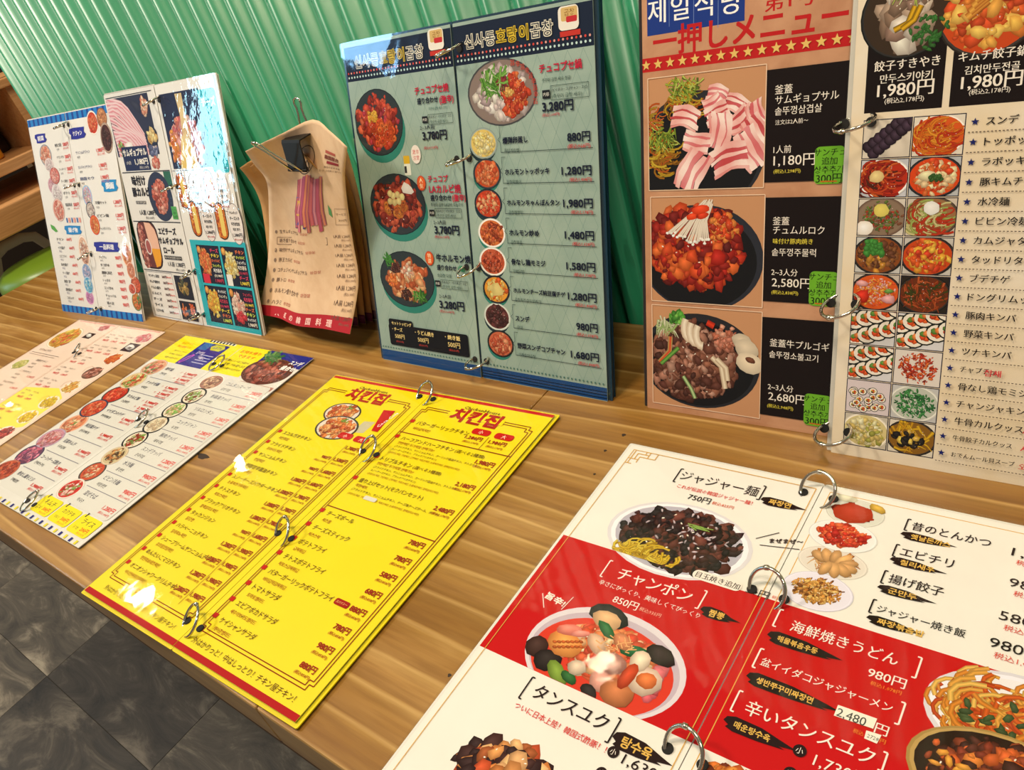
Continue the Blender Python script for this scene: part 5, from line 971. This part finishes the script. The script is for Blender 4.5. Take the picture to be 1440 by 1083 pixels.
        for j in range(12): k2.blob((cx + 7, cy - 14 + j * 2.4), 2.2, k2.rng.choice(['#c85a1c', '#d87830']), .7, j, 6, z=z0 + .02 + j * .0005)
        k2.rect(cx - 3, cy - 18, cx + 6, cy + 17, '#ecd070', r=4, z=z0 + .03)
        u = cx + ox; k2.ell((u, cy + 2), 15, 24, '#5a4c5c', 26, z=z0 + .032); k2.ell((u, cy + 2), 14.4, 23.4, '#ece4e0', 26, z=z0 + .034)
        k2.top = True
        for j, s_ in enumerate(('サムギョプ', 'チーズ入り', '치즈삼겹살', '치즈 추가', '1,380円')): k2.t(s_, u, cy - 11 + j * 6.4, 5, DK, w=(17, 20, 18, 15, 20)[j], al='c', bold=.03)
        k2.t('(税込1,518円)', u, cy + 20, 3.6, '#c03c3c', w=16, al='c', bold=.02); k2.top = False
    k2.rect(a + 6, 183, 274, 294, TE, z=.04)
    for i in range(4):
        u = 160 + (i % 2) * 57; t = 189 + (i // 2) * 51; k2.rect(u, t, u + 53, t + 48, '#181c34', z=.06); cl = (u, t, u + 53, t + 48)
        k2.food((u + 17, t + 22), 16, 19, (['#e08040', '#e8a058', '#d86030'], ['#e8d088', '#e0b858', '#f0e0a8'], ['#e8c048', '#e09838', '#e8d068'], ['#f0d8c8', '#e8b8a8', '#e09888'])[i], 90, (.16, .3), clip=cl, fill=.95, layer=1)
        if i == 3: k2.food((u + 20, t + 36), 14, 8, ['#d83040', '#c82838', '#e85860'], 40, (.2, .3), clip=cl, layer=2)
        if i == 0: k2.rect(u + 4, t + 36, u + 20, t + 48, '#d83048', z=.38)
        if i == 1: k2.rect(u + 3, t + 34, u + 15, t + 48, '#f0ece8', z=.38)
        k2.blob((u + 6, t + 6), 5, '#e8a050', 1, 0, 10, .05, z=.39, clip=cl)
        k2.top = True
        for j in range(7): k2.t(('チーズ', 'チキン', 'タッカルビ', 'フォンデュ', '치즈퐁듀', '(小) 980円')[(i + j) % 6] if j < 6 else '1,980円', u + 32, t + 6 + j * 6.2, 5.4, ('#e0486a', '#f0d848', '#e8784a', '#d8e860', '#f0f0f0', '#f0e8d8', '#c83c58')[(i * 2 + j) % 7], w=19, bold=.04)
        k2.top = False
    return k, k2
r7 = root_for('meat', 'ring_menu')
tag(r7, 'laminated pork and cheese picture menu with teal panels leaning on the wall', 'menu', 'standing picture menus along the wall')
k, k2 = meat_pages()
card(r7, 'meat', 1, 136.8, M['p_white'], k, 1, (.6, .4), mt=2, backc=M['paperedge'], film_m='film'); card(r7, 'meat', 138.8, 272, M['p_white'], k2, 2, (.4, 4.5), mt=1, backc=M['paperedge'], film_m='film_wavy')
rings(r7, 'meat', [(137.5, 17), (137.5, 118), (137.5, 225), (137.5, 281)], sep=7, tilt=.5, lift=6)

# ================================================================== 8. white menu with blue striped borders, leftmost standing
def stripe_pages():
    k = Ink('stripe', 61); k2 = Ink('stripe', 62); H = k.H; S = 125.6; B1 = '#2484d0'; B2 = '#14489c'
    for q, a, b in ((k, 0, S), (k2, S + 1.6, 254.2)):
        for t0, t1 in ((1, 11), (H - 11, H)):
            q.rect(a, t0, b, t1, B1)
            for j in range(9): u = a + 4 + j * 15; q.rect(u, t0, min(u + 6, b), t1, B2)
    def banner(q, u, t, w_, h, s_, col='#28309c', s2=None):
        q.top = True; P = [(u, t - h / 2), (u + w_ * .3, t - h * .56), (u + w_, t - h / 2), (u + w_ - 3, t - h * .1), (u + w_ + 2, t + h * .2), (u + w_ - 4, t + h / 2), (u + w_ * .4, t + h * .56), (u + 2, t + h / 2), (u + 3, t + h * .1), (u - 2, t - h * .1)]
        q.raw([(u + w_ / 2, t)] + P, col, [(0, 1 + i, 1 + (i + 1) % 10) for i in range(10)]); q.t(s_, u + w_ / 2, t, h * .62, '#f0f0f4', w=w_ * .6, al='c', bold=.04); q.top = False
    def plates(q, L_):
        for i, (u, t, ru, rt, rim, pal) in enumerate(L_): q.food((u, t), ru, rt, pal, 60, (.13, .26), rim, pal[0], .14, layer=i % 3)
    banner(k, 18, 29, 36, 12, '前菜'); banner(k, 62, 164, 52, 12, '揚げ物', '#2488cc')
    plates(k, [(42, 54, 20, 16, '#8a94a0', ['#e0a088', '#e8c0b0', '#d87860']), (48, 68, 15, 10, '#d8c8c8', ['#e0d0d0', '#c8b0b4']), (60, 84, 16, 12, '#a85858', ['#d87870', '#e8a8a0']), (46, 98, 15, 12, '#c8a8b4', ['#c890a0', '#e0c0c8']), (56, 110, 17, 14, '#d8d0d4', ['#e4dcdc', '#d0c4c8']), (52, 134, 19, 17, '#d0b0a8', ['#d88878', '#e8b0a0', '#c86858']),
               (111, 195, 17, 24, '#e4d8d0', ['#e0b8a0', '#c89080', '#f0dcd0', '#a87868']), (108, 228, 14, 14, '#88a8d0', ['#88a0c8', '#b0a0c8', '#c8c0d8']), (106, 246, 14, 13, '#a8c0d8', ['#48a0d0', '#70b8d8', '#c0d8e0']), (103, 265, 13, 11, '#d8a8c8', ['#c880b8', '#d8a0c8'])])
    k.top = True
    for i in range(6): t = 42 + i * 17; k.t(('枝豆', 'ケランマリ', 'コーンチーズ', 'チーズ焼き', 'ポテト', '韓国海苔')[i], 78, t, 5, '#34343c', w=22, bold=.02); k.t('안주', 82, t + 6, 3.6, '#54545c', w=8); k.t('580円', 104, t, 6.4, '#e0605c', w=18, bold=.03); k.t('(税込638円)', 103, t + 5.5, 3.6, '#e0605c', w=18)
    for j in range(3): k.rect(72 + j * 17, 146, 76 + j * 17, 153, '#4470b8'); k.rect(79 + j * 17, 146, 85 + j * 17, 153, '#e8a098')
    k.raw([(14, 155), (26, 158), (36, 166), (28, 167), (16, 162)], '#5aa850')
    for i in range(8): t = 178 + i * 13; k.t(('チキン', 'イカ揚げ', 'エビフライ', '海老揚げ', 'チーズ揚げ', '餃子', '唐揚げ', 'コロッケ')[i], 26, t, 5, '#34343c', w=24, bold=.02); k.t('튀김', 28, t + 5.5, 3.6, '#5a5a88', w=9); k.t('680円', 60 + 4 * (i % 2), t, 5.6, '#e0605c', w=17, bold=.03)
    banner(k2, 132, 30, 46, 14, 'ケジャン'); banner(k2, 202, 104, 42, 15, '麺', '#2090d0'); banner(k2, 148, 188, 72, 13, '一品料理')
    plates(k2, [(204, 20, 16, 16, '#e8dcd4', ['#c83c24', '#d85a38', '#e07850']), (232, 16, 14, 13, '#8a5a40', ['#b87850', '#d89868']), (236, 42, 16, 20, '#a89080', ['#4a2424', '#5c3030', '#381818']),
                (152, 116, 14, 15, '#88b8e0', ['#d8a8c0', '#e0c0b8', '#a8c8d8']), (154, 136, 13, 12, '#384858', ['#c8b8b0', '#a89898', '#e0d4cc']), (160, 157, 14, 14, '#d04828', ['#e08040', '#e8a868', '#d86038']),
                (238, 199, 14, 17, '#e0c8b8', ['#d88858', '#e0a078', '#c86840']), (243, 220, 11, 12, '#d8a890', ['#c87858', '#e0a088']), (238, 246, 10, 8, '#d8d0cc', ['#c85040', '#d87058']), (250, 240, 13, 12, '#7a3c30', ['#c85a40', '#d87858']), (245, 264, 13, 13, '#5a7848', ['#c86838', '#4a8048', '#d89048'])])
    k2.top = True
    for t, s_ in ((56, 'ヤンニョムケジャン'), (76, 'カンジャンケジャン'), (92, '間醤セウ')): k2.t(s_, 140, t, 5, '#34447c', w=42, bold=.02); k2.t('게장', 142, t + 6.5, 3.8, '#54545c', w=9); k2.t('1,980円', 202, t, 6.4, '#e0605c', w=22, bold=.03); k2.t('(税込2,178円)', 203, t + 5.5, 3.8, '#e0605c', w=22)
    for t, s_ in ((126, '冷麺セット'), (144, 'ビビン麺'), (162, 'チャンポンうどん')): k2.t(s_, 172, t, 5, '#34343c', w=34, bold=.02); k2.t('국수', 174, t + 6.5, 3.8, '#54545c', w=9); k2.t('1,280円', 226, t, 6.4, '#e0605c', w=22, bold=.03); k2.t('(税込1,408円)', 227, t + 5.5, 3.8, '#e0605c', w=22)
    for i in range(7): t = 203 + i * 11.2; k2.t(('チャプチェ', 'タコ炒め', '豚足', 'トッポギ', 'スンデ炒め', 'チョッパル', '鶏の足')[i], 156, t, 4.8, '#34343c', w=22 + i % 3 * 5, bold=.02); k2.t('요리', 158, t + 4.6, 3.2, '#54545c', w=8); k2.t('980円', 204, t, 6.4, '#e0605c', w=17, bold=.03)
    return k, k2
r8 = root_for('stripe', 'ring_menu')
tag(r8, 'white side dish menu with blue striped borders, leftmost of the standing menus', 'menu', 'standing picture menus along the wall')
k, k2 = stripe_pages()
card(r8, 'stripe', 0, 125, M['p_white'], k, 1, (1.4, .4), mt=1, backc=M['paperedge']); card(r8, 'stripe', 126.4, 254.2, M['p_white'], k2, 1, (.4, 1.4), mt=1, backc=M['paperedge'])
rings(r8, 'stripe', [(125.6, 17), (125.6, 100), (125.6, 200), (125.6, 281)], sep=7, tilt=.5, lift=6)

# ================================================================== 9. stack of kraft menus held by a binder clip
def catmull(P, t):
    n = len(P) - 1; x = min(max(t, 0), 1) * n; i = min(int(x), n - 1); f = x - i
    p0, p1, p2, p3 = P[max(i - 1, 0)], P[i], P[i + 1], P[min(i + 2, n)]
    return .5 * ((2 * p1) + (p2 - p0) * f + (2 * p0 - 5 * p1 + 4 * p2 - p3) * f * f + (3 * p1 - p0 - 3 * p2 + p3) * f ** 3)
def pxat(x, y, Y):
    d = RX * ((x - 720) / FPX) + RY * ((y - 541.5) / FPX) + RZ; return CAM + d * ((Y - CAM.y) / d.y)
ROWS = [((345, 213), .356, (488, 207), .340, .382), ((358, 232), .366, (486, 226), .350, .380), ((375, 256), .378, (485, 252), .362, .375), ((378, 300), .382, (490, 300), .366, .370),
        ((378, 345), .381, (497, 345), .362, .366), ((373, 395), .374, (504, 398), .352, .357), ((361, 442), .355, (492, 470), .330, .338)]
cols = [[], [], [], [], []]
for (l, ly, r_, ry, my) in ROWS:
    a = pxat(*l, ly); b = pxat(*r_, ry); m_ = (a + b) / 2; top = l[1] < 230
    m2 = Vector((m_.x, my, m_.z + (.014 if l[1] == 213 else .006 if l[1] == 232 else 0)))
    cols[0].append(a); cols[4].append(b); cols[2].append(m2); cols[1].append((a + m2) / 2 + Vector((0, .004, 0))); cols[3].append((b + m2) / 2 + Vector((0, .002, 0)))
def surf(s, t): return catmull([catmull(c, t) for c in cols], s)
PW, PH = 182.0, 257.0
rc = empty('clipped_menu', Matrix.Translation((-.25, .37, TZ)))
tag(rc, 'curled kraft paper menus held by a black binder clip, standing by the wall', 'paper menu')
ci = rc.matrix_world.inverted()
def sheet(fn, m, name='sheet', nu=14, nv=26, th=.00035):
    v = []; f = []
    for j in range(nv + 1):
        for i in range(nu + 1): v.append(ci @ fn(i / nu, j / nv))
    for j in range(nv):
        for i in range(nu): a = j * (nu + 1) + i; f.append((a, a + nu + 1, a + nu + 2, a + 1))
    o = link(name, mesh(name, v, f, m, True), rc); s_ = o.modifiers.new('solid', 'SOLIDIFY'); s_.thickness = th; s_.offset = -1; return o
front = sheet(surf, M['p_kraft'])
def warp(u, t, z):
    s, q = u / PW, t / PH; p = surf(s, q); a = surf(min(1, s + .01), q) - surf(max(0, s - .01), q); b = surf(s, min(1, q + .01)) - surf(s, max(0, q - .01))
    n = b.cross(a).normalized(); return ci @ (p + n * (.00025 + z * .001))
k = Ink('stripe', 71); k.v = []; k.f = []; k.c = []; k.top = True
k.zo = .05
GR = '#6a5448'
for i in range(24): k.rect(i * PW / 24, PH - 16, (i + 1) * PW / 24, PH, '#b02430', z=.05)
for j, s_ in enumerate('人気の韓国料理'): k.t(s_, 42 + j * 17, PH - 8, 9, '#f0c8c0', al='c', bold=.03)
for r_ in range(30): a_ = r_ * PI / 15; k.line((84 + 19 * math.cos(a_), 60 + 20 * math.sin(a_)), (84 + 19 * math.cos(a_ + .22), 60 + 20 * math.sin(a_ + .22)), 1.1, '#3c302c')
for a, b in (((73, 58), (83, 70)), ((83, 70), (87, 60)), ((87, 60), (95, 72)), ((75, 66), (81, 74)), ((81, 74), (91, 71)), ((91, 71), (94, 76))): k.line(a, b, 1.3, '#3c302c')
k.rect(128, 40, 152, 45, '#b0584c'); k.t('韓国屋台', 127, 52, 8, '#7a3c34', w=34, bold=.04); k.rect(134, 58, 162, 63, '#8f2c34'); k.t('本日のおすすめ', 128, 69, 4, GR, w=38, bold=.02); k.t('オーダーは2名様より承ります', 118, 75, 3.8, GR, w=52)
for i in range(9):
    u = 72 + i * 6.4; hgt = 62 + 6 * math.sin(i * 2)
    k.z = .3 + i * .01; k.strip([(u, 84 + 3 * math.cos(i)), (u + 2, 105), (u - 1 + i * .8, 125), (u + 2 + i, 84 + hgt)], 7, ('#c86a70', '#d8909c', '#b85a78', '#d88a60', '#c87858')[i % 5], ('#8a4468', '#b05058')[i % 2])
k.z = None; k.rect(70, 108, 80, 142, '#4a58a0', z=.29); k.rect(74, 112, 82, 130, '#d8b050', z=.292); k.rect(70, 138, 96, 147, '#44407c', z=.294)
k.raw([(140, 118), (146, 124), (148, 134), (142, 130)], '#5a9860'); k.frm(152, 123, 178, 144, .6, '#a88c74'); k.t('サービス', 154, 130, 4, GR, w=20); k.t('300円', 158, 138, 4, GR, w=16)
ki = ['生サムギョプサル', '焼き盛り合わせ', '味付けサムギョプサル', '豚王カルビ', 'コチュジャンサムギョプサル', '豚トロ', 'ホルモン盛り合わせ', 'ハラミ']
for i, s_ in enumerate(ki):
    t = 154 + i * 11.8
    if i == 1: k.frm(22, t - 4.5, 134, t + 4.5, .6, GR)
    else: k.ell((20, t), 2.4, 2.4, '#8a7464', 14); k.ell((20, t), 1.8, 1.8, '#dcb88c', 14)
    k.t(s_, 27, t, 5.6, GR, w=min(6.2 * len(s_), 70), bold=.01); k.t('삼겹살', 27 + min(6.2 * len(s_), 70) + 5, t, 3.6, '#b0584c', w=18); k.t('1人前 1,280円', 146, t + 6, 5, GR, w=30, bold=.01); k.t('(税込1,408円)', 158, t + 11, 3.4, '#8a7060', w=18)
k.z = None
k.build(front, 'printing', warp, M['ink_matte'])
rg = random.Random(5)
for n_ in range(5):                                    # the sheets behind, their bottoms standing on the table
    q = n_ / 4; yb = .374 + .0055 * n_; xr = -.232 + .028 * q
    def fn(s, t, q=q, yb=yb, xr=xr, n_=n_):
        up = 1 - t; c_ = (s - .52) * 2; fl = max(0, 1 - t * 3.2) ** 1.5
        x = xr - (.155 - .036 * up) * (1 - s) + .070 * up ** 1.1 + (.003 * math.sin(n_ * 2 + t * 5)) * up
        z = TZ + .0004 + (.2085 + .0010 * n_) * up - .010 * c_ * c_ * fl * (1 + .25 * math.sin(n_ * 1.7))
        y = yb + (.3835 + .0022 * n_ - yb) * up + .009 * math.sin(PI * up) - (.016 - .003 * n_) * c_ * c_ * fl
        return Vector((x, y, z))
    sh = sheet(fn, M['p_kraft2'] if n_ < 4 else M['p_kraft'])
    v = []
    bandm = mat('purple_print_band', '#6a2048', .7) if n_ == 0 else bandm
    sheet(lambda s, t, fn=fn: fn(s, .945 + .05 * t) + Vector((0, -.0004, 0)), bandm, 'colour_band', 8, 2, .0002)
# binder clip
cp = pxat(419, 203, .3745)
def cw(p): return ci @ p
ax = Vector((1, -.12, 0)).normalized()
body = MB(); prof = [(-.0125, -.021), (-.0075, .0045), (-.0060, .0068), (.0105, .0072), (.0120, .0050), (.0170, -.016)]   # (y, z) of the folded spring steel
P = []; hw = .0165
for e in (-hw, hw):
    for (y, z) in prof: P.append(cw(cp + ax * e + Vector((0, y, z))))
    for (y, z) in prof[::-1]: P.append(cw(cp + ax * e + Vector((0, y * .86, z - (.0008 if z < 0 else .0012)))))
n = len(prof) * 2; F = [tuple(range(n))[::-1], tuple(range(n, 2 * n))] + [(i, (i + 1) % n, n + (i + 1) % n, n + i) for i in range(n)]
body.add(P, F); body.build('clip_body', M['black'], rc)
for sg, yy in ((-1, -.0125), (1, .0170)):
    hb = MB().tube([cw(cp + ax * e + Vector((0, yy, -.0205 if sg < 0 else -.0160))) for e in (-hw, hw)], .0014, 10); hb.build('clip_lip', M['black'], rc, smooth=True)
def handle(base, d, L_):
    d = d.normalized(); pts = []
    for e, f in ((-.0095, 0), (-.008, .25), (-.005, .55), (-.0042, .74), (-.0062, .86), (-.0050, .96), (0, 1.0), (.0050, .96), (.0062, .86), (.0042, .74), (.005, .55), (.008, .25), (.0095, 0)): pts.append(cw(base + ax * e + d * (L_ * f)))
    MB().tube(pts, .0010, 8).build('clip_handle', M['steel'], rc, smooth=True)
handle(cp + Vector((.001, -.0135, -.0205)), Vector((-.42, -.30, .66)), .047)
handle(cp + Vector((.001, .0130, .002)), Vector((.05, .12, 1)), .036)

# ================================================================== 10. beyond the left end of the table
cab = empty('shelf_unit', Matrix.Translation((-1.6, .65, 0)))
tag(cab, 'light wooden wall shelf unit beyond the left end of the table', 'shelf')
Z0 = TZ
part(MB().box(-1.75, .30, Z0 + .300, -1.345, 1.0, Z0 + .316), 'top_board', M['shelfwood'], cab, .002)
part(MB().box(-1.75, .30, Z0 + .160, -1.335, 1.0, Z0 + .182), 'shelf', M['shelfwood'], cab, .002)
part(MB().box(-1.75, .598, Z0 + .182, -1.36, 1.0, Z0 + .30), 'side_panel', M['shelfwood'], cab, .001)
part(MB().box(-1.76, .30, Z0 + .150, -1.75, 1.0, Z0 + .316), 'back_panel', M['shelfwood'], cab)
part(MB().box(-1.75, .30, Z0 + .182, -1.36, .312, Z0 + .30), 'side_panel', M['shelfwood'], cab, .001)
for y in (.70, .98): part(MB().box(-1.80, y, 0, -1.76, y + .04, Z0 + .316), 'upright', M['shelfwood'], cab, .001)
def shelf_item(name, x, y, z, prof, m, label, cat, capm=None, cap=None):
    r_ = empty(name, Matrix.Translation((x, y, z))); tag(r_, label, cat)
    MB().lathe(prof, (0, 0, 0)).build('body', m, r_, smooth=True)
    if cap: MB().lathe(cap, (0, 0, 0)).build('lid', capm, r_, smooth=True)
amber = mat('amber_glass', '#d8901c', .15, 0, .5); whitep = mat('white_plastic', '#d8d8d4', .35); greyp = mat('grey_lid', '#8a8c8c', .4); blu = mat('blue_plastic', '#2474c8', .35)
shelf_item('sauce_jar', -1.42, .520, Z0 + .1825, [(.020, 0), (.023, .003), (.023, .022), (.019, .028), (.015, .030)], amber, 'small amber sauce jar with a white lid at the front of the shelf', 'jar', whitep, [(.016, .030), (.017, .031), (.017, .038), (.015, .040)])
shelf_item('canister', -1.52, .565, Z0 + .1825, [(.026, 0), (.030, .003), (.030, .052), (.028, .056)], mat('dark_canister', '#2c201c', .4), 'dark canister with a pale lid standing behind the amber jar', 'canister', greyp, [(.031, .056), (.032, .058), (.032, .080), (.028, .084)])
shelf_item('tumbler', -1.40, .575, Z0 + .3165, [(.020, 0), (.022, .002), (.030, .075), (.031, .080)], blu, 'blue plastic tumbler on top of the wooden shelf unit', 'cup')
rail = empty('neighbouring_table', Matrix.Translation((-1.5, .5, 0)))
tag(rail, 'thick edged wooden table of the next seat, beyond the left end of the long table', 'table')
part(MB().box(-1.66, .30, Z0 + .062, -1.30, .93, Z0 + .116), 'table_top', M['shelfwood'], rail, .003)
for y in (.33, .85): part(MB().box(-1.64, y, 0, -1.60, y + .04, Z0 + .062), 'leg', M['shelfwood'], rail)
cream = mat('cream_painted_wood', '#d8ccae', .45)
def chair(x, y, label):
    r_ = empty('cream_chair', Matrix.Translation((x, y, 0))); tag(r_, label, 'chair', 'cream chairs beyond the table')
    pts = [(0, -.065, 0), (0, -.065, .62), (0, -.062, .70), (0, -.045, .735), (0, -.02, .745), (0, .02, .745), (0, .045, .735), (0, .062, .70), (0, .065, .62), (0, .065, 0)]
    MB().tube(pts, .011, 10).build('back_frame', cream, r_, smooth=True)
    MB().box(-.13, -.085, .42, -.012, .085, .445).build('seat', cream, r_, bevel=.006)
    for yy in (-.07, .07): MB().tube([(-.12, yy, 0), (-.12, yy, .42)], .009, 8).build('leg', cream, r_, smooth=True)
    MB().tube([(0, -.065, .56), (0, .065, .56)], .008, 8).build('cross_rail', cream, r_, smooth=True)
chair(-1.445, .465, 'narrow cream chair with rounded back frame, nearer the camera of the two')
chair(-1.445, .648, 'narrow cream chair with rounded back frame, behind the other and nearer the wall')
gr_ = empty('green_stool', Matrix.Translation((-1.285, .45, 0))); tag(gr_, 'olive green padded stool pushed against the left end of the table', 'stool')
gm_ = mat('olive_leather', '#66851e', .38)
MB().lathe([(.06, .655), (.092, .66), (.099, .675), (.100, .695), (.096, .712), (.080, .722), (.03, .726)], (0, 0, 0), 36).build('cushion', gm_, gr_, smooth=True)
for a in range(4): MB().tube([(.06 * math.cos(a * PI / 2 + .78), .06 * math.sin(a * PI / 2 + .78), .655), (.09 * math.cos(a * PI / 2 + .78), .09 * math.sin(a * PI / 2 + .78), 0)], .009, 8).build('leg', M['black'], gr_, smooth=True)
MB().tube([(.078 * math.cos(a * PI / 12), .078 * math.sin(a * PI / 12), .25) for a in range(24)], .005, 6, True).build('foot_ring', M['steel'], gr_, smooth=True)
